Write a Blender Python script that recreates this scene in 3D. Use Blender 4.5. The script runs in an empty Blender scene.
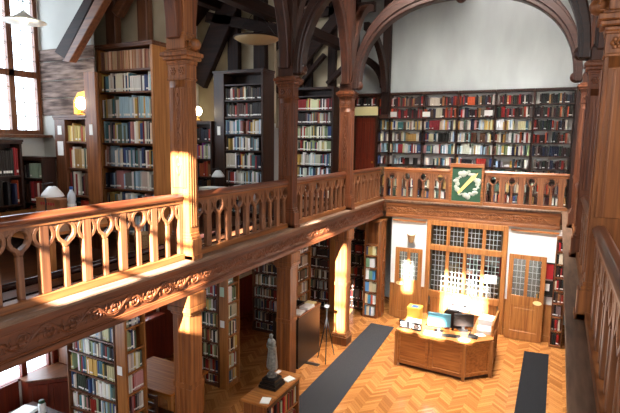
import bpy, bmesh, math, random
from mathutils import Vector, Matrix
random.seed(7)
SC = bpy.context.scene
COL = SC.collection

# ------------------------------------------------------------------ camera, light, exposure
F_PX, YAW, PITCH, ROLL = 493.05, 0.4644, 0.1341, 0.0132
CAM = Vector((0.0, 0.0, 4.95))
cy, sy, cp, sp = math.cos(YAW), math.sin(YAW), math.cos(PITCH), math.sin(PITCH)
FWD = Vector((-sy * cp, cy * cp, -sp)); RGT = Vector((cy, sy, 0)); UPV = RGT.cross(FWD)
cr, sr = math.cos(ROLL), math.sin(ROLL)
RGT, UPV = cr * RGT + sr * UPV, -sr * RGT + cr * UPV
cam_data = bpy.data.cameras.new('camera'); cam = bpy.data.objects.new('camera', cam_data); COL.objects.link(cam)
cam_data.sensor_fit = 'HORIZONTAL'; cam_data.sensor_width = 36.0; cam_data.lens = F_PX * 36.0 / 620.0
cam_data.clip_start = 0.02
m = Matrix.Identity(4)
for i in range(3):
    m[i][0], m[i][1], m[i][2], m[i][3] = RGT[i], UPV[i], -FWD[i], CAM[i]
cam.matrix_world = m
SC.camera = cam

SUN_M, SUN_K = 0.20, 0.50           # sideways and downward travel of the sun per metre of hall length
WORLD_STRENGTH, SUN_STRENGTH, EXPOSURE = 9.0, 140.0, 0.0
world = bpy.data.worlds.new('sky'); SC.world = world; world.use_nodes = True
wb = world.node_tree.nodes['Background']
wb.inputs[0].default_value = (0.90, 0.95, 1.0, 1); wb.inputs[1].default_value = WORLD_STRENGTH
sd = bpy.data.lights.new('sun', 'SUN'); sun = bpy.data.objects.new('sun', sd); COL.objects.link(sun)
sd.energy = SUN_STRENGTH; sd.angle = 0.012; sd.color = (1.0, 0.96, 0.90)
sun.rotation_euler = Vector((-SUN_M, 1.0, -SUN_K)).to_track_quat('-Z', 'Y').to_euler()
sun.location = (3, -8, 12)
def area(name, loc, target, sx, sy_, energy, color=(1, 0.97, 0.92), portal=False, spread=math.pi):
    ld = bpy.data.lights.new(name, 'AREA'); ld.shape = 'RECTANGLE'; ld.size = sx; ld.size_y = sy_; ld.energy = energy; ld.color = color; ld.spread = spread
    o = bpy.data.objects.new(name, ld); COL.objects.link(o); o.location = loc
    o.rotation_euler = (Vector(target) - Vector(loc)).to_track_quat('-Z', 'Y').to_euler()
    if portal:
        ld.cycles.is_portal = True
    return o
# fill lamps, unseen: end and gallery window daylight; roof and low ones are added
area('daylight_end_window', (-1.6, -1.25, 7.2), (-1.6, 12, 3.0), 4.4, 3.2, 190)
area('fill_hall_overhead', (-2.0, 10.2, 10.9), (-2.0, 10.2, 0), 2.2, 5.0, 400, spread=math.radians(50))  # added overhead fill for floor and desk; the roof has no lantern
area('fill_far_shelves', (-2.0, 7.6, 10.6), (-2.0, 13.6, 3.4), 3.2, 1.6, 470, spread=math.radians(75))  # added lamp aimed to brighten the far shelves and the wall below
area('daylight_side_windows', (3.35, 6.0, 5.4), (-4, 6.0, 4.2), 8.0, 1.6, 28)
area('fill_low_side', (3.3, 6.5, 1.8), (-5, 7.0, 1.2), 9.0, 1.4, 110)  # added low fill from the side; the wall has no openings here
area('fill_low_end', (-3.2, -1.2, 1.8), (-5.5, 8, 1.2), 3.5, 1.4, 110)  # added low fill onto the fronts of the cases and lower columns
SC.view_settings.view_transform = 'Standard'; SC.view_settings.look = 'None'
SC.view_settings.exposure = EXPOSURE; SC.view_settings.gamma = 1.0; SC.view_settings.use_curve_mapping = False
try:
    SC.cycles.use_denoising = True
    SC.cycles.max_bounces = 8; SC.cycles.diffuse_bounces = 5; SC.cycles.glossy_bounces = 3; SC.cycles.transparent_max_bounces = 12
    SC.cycles.sample_clamp_indirect = 6.0
except Exception:
    pass

# ------------------------------------------------------------------ materials
def lin(c):
    return tuple((v / 12.92 if v <= 0.04045 else ((v + 0.055) / 1.055) ** 2.4) for v in [q / 255.0 for q in c]) + (1.0,)
def new_mat(name):
    mt = bpy.data.materials.new(name); mt.use_nodes = True
    nt = mt.node_tree
    return mt, nt, nt.nodes['Principled BSDF']
def plain(name, c, rough=0.6, metal=0.0, spec=0.5, emit=None, es=0.0):
    mt, nt, b = new_mat(name)
    b.inputs['Base Color'].default_value = lin(c); b.inputs['Roughness'].default_value = rough; b.inputs['Metallic'].default_value = metal
    b.inputs['Specular IOR Level'].default_value = spec
    if emit:
        b.inputs['Emission Color'].default_value = lin(emit); b.inputs['Emission Strength'].default_value = es
    return mt
def noisy(name, c1, c2, scale=(3, 3, 3), rough=0.6, detail=4, lo=0.35, hi=0.65, bump=0.0, spec=0.4):
    mt, nt, b = new_mat(name); N, L = nt.nodes, nt.links
    tc = N.new('ShaderNodeNewGeometry'); mp = N.new('ShaderNodeMapping'); mp.inputs['Scale'].default_value = scale
    nz = N.new('ShaderNodeTexNoise'); nz.inputs['Scale'].default_value = 1.0; nz.inputs['Detail'].default_value = detail
    rp = N.new('ShaderNodeValToRGB'); rp.color_ramp.elements[0].position = lo; rp.color_ramp.elements[1].position = hi
    rp.color_ramp.elements[0].color = lin(c1); rp.color_ramp.elements[1].color = lin(c2)
    L.new(tc.outputs['Position'], mp.inputs['Vector']); L.new(mp.outputs['Vector'], nz.inputs['Vector'])
    L.new(nz.outputs[0], rp.inputs[0]); L.new(rp.outputs[0], b.inputs['Base Color'])
    b.inputs['Roughness'].default_value = rough; b.inputs['Specular IOR Level'].default_value = spec
    if bump:
        bp = N.new('ShaderNodeBump'); bp.inputs['Strength'].default_value = bump; bp.inputs['Distance'].default_value = 0.02
        L.new(nz.outputs[0], bp.inputs['Height']); L.new(bp.outputs[0], b.inputs['Normal'])
    return mt
def wood(name, c1, c2, axis='z', rough=0.42, spec=0.4):
    s = {'x': (1.2, 26, 26), 'y': (26, 1.2, 26), 'z': (26, 26, 1.2)}[axis]
    return noisy(name, c1, c2, s, rough, 3, 0.3, 0.7, 0.06, spec)
OAK1, OAK2 = (92, 49, 23), (148, 90, 46)
M = {}
for a in 'xyz':
    M['oak_' + a] = wood('oak_' + a, OAK1, OAK2, a)
    M['spindle_' + a] = wood('spindle_oak_' + a, (84, 47, 27), (132, 84, 52), a)
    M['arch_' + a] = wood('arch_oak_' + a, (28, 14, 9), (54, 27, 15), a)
    M['oakmid_' + a] = wood('oak_mid_' + a, (70, 35, 18), (116, 63, 33), a)
    M['oakdk_' + a] = wood('oak_dark_' + a, (38, 18, 10), (70, 35, 18), a)
    M['timber_' + a] = wood('old_timber_' + a, (22, 12, 9), (44, 24, 16), a, 0.6, 0.2)
    M['case_' + a] = wood('case_oak_' + a, (74, 42, 25), (116, 70, 42), a)
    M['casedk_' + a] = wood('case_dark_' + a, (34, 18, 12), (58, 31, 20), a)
M['rail_y'] = wood('rail_oak_y', (66, 30, 17), (108, 56, 30), 'y', 0.28, 0.6); M['rail_x'] = wood('rail_oak_x', (96, 50, 22), (150, 88, 42), 'x', 0.3, 0.6)
M['honey_z'] = wood('honey_oak_z', (134, 82, 38), (178, 118, 62), 'z')
M['honey_x'] = wood('honey_oak_x', (134, 80, 36), (180, 116, 58), 'x')
M['red_z'] = wood('red_mahogany_z', (86, 28, 14), (120, 42, 20), 'z')
M['table_x'] = wood('table_oak_x', (150, 84, 30), (196, 122, 50), 'x', 0.55, 0.25)
M['board'] = noisy('weathered_board', (58, 42, 36), (146, 126, 116), (3, 9, 22), 0.8, 6, 0.35, 0.7, 0.3, 0.2)
M['ledge'] = noisy('worn_ledge', (88, 66, 52), (132, 104, 84), (18, 2, 18), 0.4, 4, 0.3, 0.7, 0.08)
M['plaster'] = noisy('white_plaster', (214, 212, 206), (232, 231, 226), (0.7, 0.7, 0.7), 0.7)
M['pier'] = noisy('grey_plaster', (168, 168, 162), (188, 188, 182), (.8, .8, .8), 0.8)
M['gloss_wall'] = noisy('painted_wall', (150, 152, 149), (168, 170, 167), (1.5, 1.5, 0.5), 0.16, 3, 0.3, 0.7, 0.12, 0.5)
M['cream'] = noisy('cream_plaster', (150, 134, 110), (186, 172, 146), (1, 1, 1), 0.8)
M['black'] = plain('black_paint', (16, 15, 15), 0.35)
M['dark'] = plain('dark_stain', (26, 17, 13), 0.4)
M['paper'] = plain('white_paper', (238, 237, 232), 0.7)
M['cream_paper'] = plain('cream_paper', (236, 220, 160), 0.7)
M['lead'] = plain('pale_lead', (170, 175, 172), 0.5, 0.1)
M['brass'] = plain('brass', (176, 128, 58), 0.3, 0.9)
M['steel'] = plain('steel', (130, 130, 132), 0.35, 0.9)
M['bronze'] = noisy('patinated_metal', (80, 79, 75), (128, 126, 120), (30, 30, 30), 0.4, 3, 0.3, 0.7, 0.0, 0.6)
M['plastic_white'] = plain('white_plastic', (232, 234, 236), 0.4)
M['runner'] = noisy('runner_carpet', (44, 44, 46), (64, 63, 64), (90, 90, 90), 0.95, 3, 0.3, 0.7, 0.2, 0.1)
M['mat'] = noisy('dark_mat', (22, 22, 24), (38, 38, 40), (90, 90, 90), 0.95, 3, 0.3, 0.7, 0.2, 0.1)
M['blue'] = plain('blue_plastic', (40, 80, 150), 0.4)
M['red'] = plain('red_print', (170, 30, 40), 0.5)
M['green'] = plain('green_print', (30, 66, 44), 0.5)
M['yellow'] = plain('yellow_card', (226, 186, 70), 0.6)
M['wicker'] = noisy('wicker', (150, 112, 70), (196, 158, 108), (60, 60, 90), 0.8)
M['cardboard'] = noisy('cardboard', (150, 98, 62), (172, 118, 78), (8, 8, 8), 0.8)
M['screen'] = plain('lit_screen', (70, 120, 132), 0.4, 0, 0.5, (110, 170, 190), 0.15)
M['bulb'] = plain('glowing_bulb', (255, 250, 235), 0.3, 0, 0.5, (255, 238, 196), 30.0)
M['shade_glow'] = plain('white_lamp_shade', (250, 246, 236), 0.4, 0, 0.5, (255, 248, 232), 1.0)
M['amber_shade'] = plain('amber_lamp_shade', (226, 160, 52), 0.5, 0, 0.5, (236, 160, 40), 0.35)

def glass_mat(name, tint=(255, 255, 255), fac=0.12):
    mt, nt, b = new_mat(name); N, L = nt.nodes, nt.links
    tr = N.new('ShaderNodeBsdfTransparent'); tr.inputs[0].default_value = lin(tint)
    gl = N.new('ShaderNodeBsdfGlossy'); gl.inputs['Roughness'].default_value = 0.05
    mx = N.new('ShaderNodeMixShader'); mx.inputs[0].default_value = fac
    L.new(tr.outputs[0], mx.inputs[1]); L.new(gl.outputs[0], mx.inputs[2]); L.new(mx.outputs[0], N['Material Output'].inputs['Surface'])
    return mt
M['glass'] = glass_mat('window_glass', (240, 245, 250), 0.06)
M['glass_old'] = glass_mat('leaded_glass', (205, 210, 210), 0.10)

def parquet():
    mt, nt, b = new_mat('herringbone_parquet'); N, L = nt.nodes, nt.links
    def math_(op, a, c=None):
        n = N.new('ShaderNodeMath'); n.operation = op
        for i, v in enumerate((a, c)):
            if v is None: continue
            if isinstance(v, (int, float)): n.inputs[i].default_value = v
            else: L.new(v, n.inputs[i])
        return n.outputs[0]
    geo = N.new('ShaderNodeNewGeometry'); sep = N.new('ShaderNodeSeparateXYZ'); L.new(geo.outputs['Position'], sep.inputs[0])
    X_, Y_ = sep.outputs[0], sep.outputs[1]
    W = 0.24
    colid = math_('FLOOR', math_('DIVIDE', math_('ADD', X_, 20), W))
    fx = math_('PINGPONG', math_('ADD', X_, 20), W)
    p = math_('DIVIDE', math_('ADD', Y_, fx), 0.085)
    pid = math_('FLOOR', p); fr = math_('FRACT', p)
    cmb = N.new('ShaderNodeCombineXYZ'); L.new(colid, cmb.inputs[0]); L.new(pid, cmb.inputs[1])
    wn = N.new('ShaderNodeTexWhiteNoise'); wn.noise_dimensions = '2D'; L.new(cmb.outputs[0], wn.inputs['Vector'])
    rp = N.new('ShaderNodeValToRGB'); e = rp.color_ramp.elements
    e[0].color = lin((142, 88, 43)); e[1].color = lin((182, 122, 66)); L.new(wn.outputs['Value'], rp.inputs[0])
    gap = math_('LESS_THAN', fr, 0.05)
    mx = N.new('ShaderNodeMixRGB'); L.new(gap, mx.inputs[0]); L.new(rp.outputs[0], mx.inputs[1]); mx.inputs[2].default_value = lin((104, 56, 22))
    L.new(mx.outputs[0], b.inputs['Base Color']); b.inputs['Roughness'].default_value = 0.2; b.inputs['Specular IOR Level'].default_value = 0.5
    return mt
M['parquet'] = parquet()
def book_mat(name, use_attr):
    mt, nt, b = new_mat(name); N, L = nt.nodes, nt.links
    if use_attr:
        n = N.new('ShaderNodeAttribute'); n.attribute_name = 'cover'; out = n.outputs['Color']
    else:
        n = N.new('ShaderNodeObjectInfo'); out = n.outputs['Color']
    L.new(out, b.inputs['Base Color']); b.inputs['Roughness'].default_value = 0.45; b.inputs['Specular IOR Level'].default_value = 0.35
    return mt
M['cover'] = book_mat('book_cover', False); M['cover_attr'] = book_mat('book_covers', True)
M['pages'] = plain('book_pages', (226, 216, 194), 0.8)

# ------------------------------------------------------------------ mesh helper
Z3 = Vector((0, 0, 1))
class MB:
    """collects shapes in a local frame (a along u, b along n, c up) and links them as one mesh object"""
    def __init__(s, O=(0, 0, 0), u=(1, 0, 0), n=(0, 1, 0)):
        s.v, s.f, s.mi = [], [], []
        s.O, s.u, s.n = Vector(O), Vector(u).normalized(), Vector(n).normalized()
        s.k = 0
    def p(s, a, b, c):
        return s.O + s.u * a + s.n * b + Z3 * c
    def add(s, vs, fs):
        o = len(s.v); s.v += [Vector(q) for q in vs]
        for f in fs:
            s.f.append([i + o for i in f]); s.mi.append(s.k)
        return s
    def box(s, a0, a1, b0, b1, c0, c1):
        vs = [s.p(a, b, c) for c in (c0, c1) for b in (b0, b1) for a in (a0, a1)]
        return s.add(vs, [(0, 1, 3, 2), (4, 5, 7, 6), (0, 1, 5, 4), (2, 3, 7, 6), (0, 2, 6, 4), (1, 3, 7, 5)])
    def prism(s, poly, lo, hi, plane='ac'):
        """poly of (p,q) in plane ac (extruded along b), ab (along c) or bc (along a)"""
        def pt(q, t):
            if plane == 'ac': return s.p(q[0], t, q[1])
            if plane == 'ab': return s.p(q[0], q[1], t)
            return s.p(t, q[0], q[1])
        k = len(poly)
        vs = [pt(q, lo) for q in poly] + [pt(q, hi) for q in poly]
        fs = [tuple(range(k)), tuple(range(k, 2 * k))] + [(i, (i + 1) % k, k + (i + 1) % k, k + i) for i in range(k)]
        return s.add(vs, fs)
    def strip(s, outer, inner, lo, hi, closed=True):
        """band between two outlines in plane ac, extruded along b"""
        k = len(outer)
        vs = []
        for q, r in zip(outer, inner):
            vs += [s.p(q[0], lo, q[1]), s.p(r[0], lo, r[1]), s.p(r[0], hi, r[1]), s.p(q[0], hi, q[1])]
        fs = []
        for i in range(k if closed else k - 1):
            A, B = 4 * i, 4 * ((i + 1) % k)
            for j in range(4):
                fs.append((A + j, A + (j + 1) % 4, B + (j + 1) % 4, B + j))
        if not closed:
            fs += [(0, 1, 2, 3), (4 * (k - 1), 4 * (k - 1) + 1, 4 * (k - 1) + 2, 4 * (k - 1) + 3)]
        return s.add(vs, fs)
    def tube(s, pts, r, seg=6, flat=1.0, cap=True):
        pts = [s.p(*q) for q in pts]; k = len(pts)
        rr = r if isinstance(r, (list, tuple)) else [r] * k
        vs = []
        for i, q in enumerate(pts):
            t = (pts[min(i + 1, k - 1)] - pts[max(i - 1, 0)])
            t = t.normalized() if t.length > 1e-9 else Z3
            h = s.n if abs(t.dot(s.n)) < 0.9 else s.u
            e1 = t.cross(h).normalized(); e2 = t.cross(e1).normalized()
            for j in range(seg):
                w = 2 * math.pi * j / seg
                vs.append(q + e1 * (rr[i] * math.cos(w)) + e2 * (rr[i] * flat * math.sin(w)))
        fs = [(i * seg + j, i * seg + (j + 1) % seg, (i + 1) * seg + (j + 1) % seg, (i + 1) * seg + j) for i in range(k - 1) for j in range(seg)]
        if cap: fs += [tuple(range(seg)), tuple(range((k - 1) * seg, k * seg))]
        return s.add(vs, fs)
    def lathe(s, c, prof, seg=16, sq=1.0):
        """profile of (r, z) about the vertical through c=(a,b)"""
        vs = [s.p(c[0] + r * math.cos(2 * math.pi * j / seg), c[1] + r * sq * math.sin(2 * math.pi * j / seg), z) for r, z in prof for j in range(seg)]
        k = len(prof)
        fs = [(i * seg + j, i * seg + (j + 1) % seg, (i + 1) * seg + (j + 1) % seg, (i + 1) * seg + j) for i in range(k - 1) for j in range(seg)]
        fs += [tuple(range(seg)), tuple(range((k - 1) * seg, k * seg))]
        return s.add(vs, fs)
    def ball(s, c, r, sq=(1, 1, 1), seg=10, rings=6):
        vs, fs = [], []
        for i in range(rings + 1):
            t = math.pi * i / rings
            rad = max(math.sin(t), 0.01)
            for j in range(seg):
                w = 2 * math.pi * j / seg
                vs.append(s.p(c[0] + r * sq[0] * rad * math.cos(w), c[1] + r * sq[1] * rad * math.sin(w), c[2] + r * sq[2] * math.cos(t)))
        fs = [(i * seg + j, i * seg + (j + 1) % seg, (i + 1) * seg + (j + 1) % seg, (i + 1) * seg + j) for i in range(rings) for j in range(seg)]
        fs += [tuple(range(seg)), tuple(range(rings * seg, (rings + 1) * seg))]
        return s.add(vs, fs)
    def build(s, name, mats, parent=None, label=None, cat=None, group=None, kind=None, bevel=0.0, smooth=False):
        if not isinstance(mats, (list, tuple)): mats = [mats]
        me = bpy.data.meshes.new(name)
        if parent is not None:
            base = Vector(parent['_base']) if '_base' in parent else Vector((0, 0, 0))
        else:
            lo = Vector([min(q[i] for q in s.v) for i in range(3)]); hi = Vector([max(q[i] for q in s.v) for i in range(3)])
            base = Vector(((lo.x + hi.x) / 2, (lo.y + hi.y) / 2, lo.z))
        me.from_pydata([q - base for q in s.v], [], s.f)
        for mt in mats: me.materials.append(mt)
        bm = bmesh.new(); bm.from_mesh(me)
        for i, f in enumerate(bm.faces):
            f.material_index = s.mi[i]; f.smooth = smooth
        bmesh.ops.recalc_face_normals(bm, faces=bm.faces)
        bm.to_mesh(me); bm.free()
        o = bpy.data.objects.new(name, me); COL.objects.link(o)
        if parent is not None: o.parent = parent
        else: o.location = base
        o['_base'] = tuple(base)
        tag(o, label, cat, group, kind)
        if bevel:
            b = o.modifiers.new('edge', 'BEVEL'); b.width = bevel; b.segments = 1; b.limit_method = 'ANGLE'
        return o
def tag(o, label=None, cat=None, group=None, kind=None):
    if label: o['label'] = label
    if cat: o['category'] = cat
    if group: o['group'] = group
    if kind: o['kind'] = kind
    return o
def thing(name, label, cat, loc, group=None, kind=None):
    o = bpy.data.objects.new(name, None); COL.objects.link(o); o.location = loc; o.empty_display_size = 0.1
    o['_base'] = tuple(loc)
    return tag(o, label, cat, group, kind)
def struct(name, mats, fn, label=None, parent=None, **kw):
    b = MB(); fn(b)
    return b.build(name, mats, parent, label, None if parent else kw.pop('cat', None), kind='structure' if parent is None else None, **kw)

# ------------------------------------------------------------------ main dimensions
XL, XR = -4.30, 0.29            # hall faces of the gallery columns
YF = 13.20                      # front of the far gallery, and the wall below it
GF = 3.25                       # gallery floor
RT = 4.23                       # top of the handrails
WALLX = -7.70                   # outer wall of the left gallery
COLY = [5.03, 7.86, 10.64]      # front faces of the three columns
BACK = 14.78                    # back wall of the far gallery
ordinals = ['first', 'second', 'third', 'fourth', 'fifth', 'sixth', 'seventh', 'eighth', 'ninth', 'tenth', 'eleventh', 'twelfth', 'thirteenth',
            'fourteenth', 'fifteenth', 'sixteenth', 'seventeenth', 'eighteenth', 'nineteenth', 'twentieth']
tens = {20: 'twenty', 30: 'thirty', 40: 'forty', 50: 'fifty', 60: 'sixty'}
def ordn(i):
    if i < 20: return ordinals[i]
    t, r = divmod(i + 1, 10)
    return {20: 'twentieth', 30: 'thirtieth', 40: 'fortieth', 50: 'fiftieth', 60: 'sixtieth'}[t * 10] if r == 0 else tens[t * 10] + '-' + ordinals[r - 1]

# ------------------------------------------------------------------ setting
struct('floor', M['parquet'], lambda b: b.box(-7.9, 3.7, -1.7, 15.0, -0.12, 0.0), 'herringbone parquet floor of the hall', cat='floor')
def wall_with_holes(b, lo, hi, z0, z1, t0, t1, holes):
    """wall along frame axis a from lo to hi, thickness t0..t1 on b, rectangular holes (a0,a1,c0,c1)"""
    xs = sorted({lo, hi} | {q for h in holes for q in h[:2] if lo < q < hi}); zs = sorted({z0, z1} | {q for h in holes for q in h[2:] if z0 < q < z1})
    for i in range(len(xs) - 1):
        run = None
        for j in range(len(zs) - 1):
            cx, cz = (xs[i] + xs[i + 1]) / 2, (zs[j] + zs[j + 1]) / 2
            hole = any(h[0] < cx < h[1] and h[2] < cz < h[3] for h in holes)
            if not hole:
                if run is None: run = zs[j]
                end = zs[j + 1]
            if hole and run is not None:
                b.box(xs[i], xs[i + 1], t0, t1, run, zs[j]); run = None
        if run is not None: b.box(xs[i], xs[i + 1], t0, t1, run, z1)
UPWIN = [(3.0, 5.42, 4.98, 7.35), (6.35, 8.35, 4.98, 7.35), (9.5, 11.6, 4.98, 7.35)]
LOWIN = [(3.0, 5.32, 0.93, 2.05), (6.9, 7.86, 1.15, 2.3)]
b = MB((0, 0, 0), (0, 1, 0), (1, 0, 0)); wall_with_holes(b, -1.7, 15.0, 0.0, 8.3, WALLX - 0.3, WALLX, UPWIN + LOWIN)
b.build('wall_left', M['plaster'], kind='structure')
SUN_OPENINGS = [(-3.50, -2.90, 5.6, 8.15), (-2.26, -1.88, 6.4, 8.67), (-0.70, -0.42, 8.1, 9.1), (-0.48, -0.22, 6.7, 7.2), (-0.05, 0.48, 6.66, 7.25), (0.74, 1.05, 6.7, 7.3), (0.38, 0.98, 7.7, 8.95), (1.06, 1.56, 7.7, 8.95)]  # unseen openings, shaped so the sun lands in the wanted patches
b = MB(); wall_with_holes(b, -8.0, 3.8, 0.0, 11.5, -1.8, -1.5, SUN_OPENINGS); b.build('wall_near', M['cream'], kind='structure')
b = MB((0, 0, 0), (0, 1, 0), (1, 0, 0)); wall_with_holes(b, -1.7, 15.0, 0.0, 8.3, 3.5, 3.8, [(1.5, 4.5, 4.6, 6.8), (6, 9, 4.6, 6.8)])
b.build('wall_right', M['cream'], kind='structure')
b = MB(); b.box(-8.0, 3.8, BACK, BACK + 0.25, 0.0, 11.5); b.build('wall_back', M['gloss_wall'], kind='structure')
# roof: two aisle slopes and the hall roof
b = MB((0, 0, 0), (0, 1, 0), (1, 0, 0)); wall_with_holes(b, -1.8, 15.1, -8.0, -4.35, 0.0, 0.15, [(11.25, 11.9, -7.12, -6.75), (11.95, 12.45, -6.66, -6.38), (13.2, 13.65, -6.56, -6.28)])
b.v = [Vector((q.z, q.y, 7.25 + (q.z + 8.0) * 0.918 + q.x)) for q in b.v]; b.O, b.u, b.n = Vector((0, 0, 0)), Vector((1, 0, 0)), Vector((0, 1, 0))
b.prism([(3.8, 7.25), (0.35, 10.6), (0.35, 10.75), (3.8, 7.4)], -1.8, 15.1)
b.box(-4.4, 0.4, -1.8, 15.1, 11.3, 11.45); b.box(-4.4, -4.3, -1.8, 15.1, 10.5, 11.4); b.box(0.3, 0.4, -1.8, 15.1, 10.5, 11.4)
b.build('ceiling', M['timber_y'], kind='structure')
# gallery floors
b = MB(); b.box(WALLX, -4.36, -1.5, BACK, 2.98, GF); b.box(-4.36, 0.35, YF + 0.12, BACK, 2.98, GF); b.box(0.36, 3.5, -1.5, BACK, 2.98, GF); b.box(-4.36, 0.36, -1.5, -0.35, 2.98, GF)
b.build('floor_gallery', M['case_y'], kind='structure')

# bars across the unseen openings that shape the sun patches
t = thing('sun_opening_bars', 'unseen openings behind the viewer, cut to place the sun patches', 'window', (-1, -1.65, 5.2), kind='structure')
b = MB()
for (a0, a1, c0, c1) in SUN_OPENINGS:
    k = max(1, int((c1 - c0) / 0.62))
    for i in range(1, k): b.box(a0, a1, -1.7, -1.66, c0 + (c1 - c0) * i / k - 0.03, c0 + (c1 - c0) * i / k + 0.03)
b.build('glazing_bar', M['timber_x'], t)

# ------------------------------------------------------------------ books register and bookcases
PAL_LIGHT = [((238, 236, 232), 'white', 7), ((222, 214, 196), 'cream', 4), ((164, 192, 208), 'pale blue', 4), ((70, 120, 130), 'teal', 2), ((186, 132, 128), 'pink', 2), ((62, 82, 128), 'blue', 2),
             ((36, 40, 62), 'navy', 2), ((150, 46, 44), 'red', 1.2), ((98, 110, 92), 'olive', 1.2), ((204, 168, 90), 'tan', 1.2), ((120, 116, 118), 'grey', 2), ((40, 34, 32), 'black', 1.2), ((120, 84, 60), 'brown', 1)]
PAL_DARK = [((60, 26, 22), 'maroon', 3), ((46, 32, 26), 'dark brown', 4), ((28, 26, 26), 'black', 4), ((34, 48, 40), 'dark green', 2), ((34, 40, 62), 'navy', 2), ((150, 44, 30), 'red', 2.2), ((160, 116, 72), 'tan', 1), ((178, 76, 40), 'orange', 1), ((112, 100, 90), 'grey', 1.4), ((216, 210, 196), 'white', 0.6)]
PAL_MIX = [((226, 222, 212), 'white', 3), ((206, 190, 158), 'cream', 3), ((170, 134, 84), 'tan', 2), ((66, 92, 82), 'green', 2), ((34, 34, 36), 'black', 2), ((140, 48, 38), 'red', 1.6), ((54, 70, 110), 'blue', 1.4), ((96, 62, 44), 'brown', 2), ((128, 126, 122), 'grey', 1.4), ((150, 172, 160), 'pale green', 1.2), ((74, 34, 30), 'maroon', 1)]
PAL_GREEN = [((206, 200, 166), 'cream', 3), ((150, 164, 120), 'pale green', 3), ((74, 96, 66), 'green', 2.2), ((200, 170, 96), 'tan', 2), ((40, 44, 40), 'black', 1.5), ((228, 226, 214), 'white', 2.5), ((150, 40, 34), 'red', 1.6), ((58, 84, 130), 'blue', 1.6), ((110, 72, 48), 'brown', 1)]
PAL_RED = [((150, 32, 32), 'red', 4), ((110, 26, 28), 'maroon', 3), ((34, 28, 28), 'black', 2), ((200, 190, 176), 'cream', 1), ((90, 60, 46), 'brown', 1.5)]
PAL_SLIM = [((176, 134, 104), 'tan', 3), ((150, 104, 76), 'brown', 3), ((190, 156, 130), 'buff', 2), ((128, 78, 58), 'dark brown', 2), ((206, 184, 162), 'cream', 1)]
PAL_YEL = [((226, 198, 120), 'cream', 3), ((206, 160, 70), 'tan', 2), ((196, 90, 40), 'orange', 1), ((236, 224, 180), 'white', 2), ((90, 60, 40), 'brown', 1)]
PAL_BRO = [((232, 236, 238), 'white', 4), ((80, 140, 190), 'blue', 2), ((130, 60, 140), 'purple', 1), ((206, 90, 60), 'orange', 1), ((120, 160, 130), 'green', 1.2), ((220, 210, 170), 'cream', 2), ((90, 110, 120), 'grey', 1)]
BOOKS = []
def pick(pal):
    r = random.uniform(0, sum(q[2] for q in pal))
    for c, n, w in pal:
        r -= w
        if r <= 0: break
    j = random.uniform(0.86, 1.1)
    return tuple(max(4, min(250, v * j + random.uniform(-6, 6))) for v in c), n
def fill(O, u, n, a0, a1, z, hmax, pal, case, shelf, ref, tmin=0.022, tmax=0.05, dep=0.16, hlo=0.72, hhi=0.94, setb=0.025, from_end=False, gap=0.05, lab=0.5):
    """stand books along a shelf; O/u/n is the case frame (front plane b=0, n outward)"""
    O, u, n = Vector(O), Vector(u), Vector(n)
    a = a0 + 0.008; row = []
    run = None; left = 0
    while True:
        th = random.uniform(tmin, tmax)
        if a + th > a1 - 0.006: break
        if random.random() < gap * 0.5:
            a += random.uniform(0.03, 0.10); continue
        if left <= 0 and random.random() < 0.07:
            run = pick(pal); left = random.randint(2, 6); rh = random.uniform(hlo, hhi)
        if left > 0: c, cn = run; h = rh * hmax * random.uniform(0.99, 1.0); left -= 1
        else: c, cn = pick(pal); h = random.uniform(hlo, hhi) * hmax
        d = dep * random.uniform(0.85, 1.0)
        row.append(dict(O=O + u * a + n * (-setb - random.uniform(0, 0.012)) + Z3 * (z + 0.0016), u=u, n=n, th=th, h=h, d=d, c=c, cn=cn, case=case, shelf=shelf, ref=ref, lab=random.random() < lab))
        a += th + 0.0012
    k = len(row)
    for i, r in enumerate(row): r['i'] = (k - 1 - i) if from_end else i
    BOOKS.extend(row)

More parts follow.
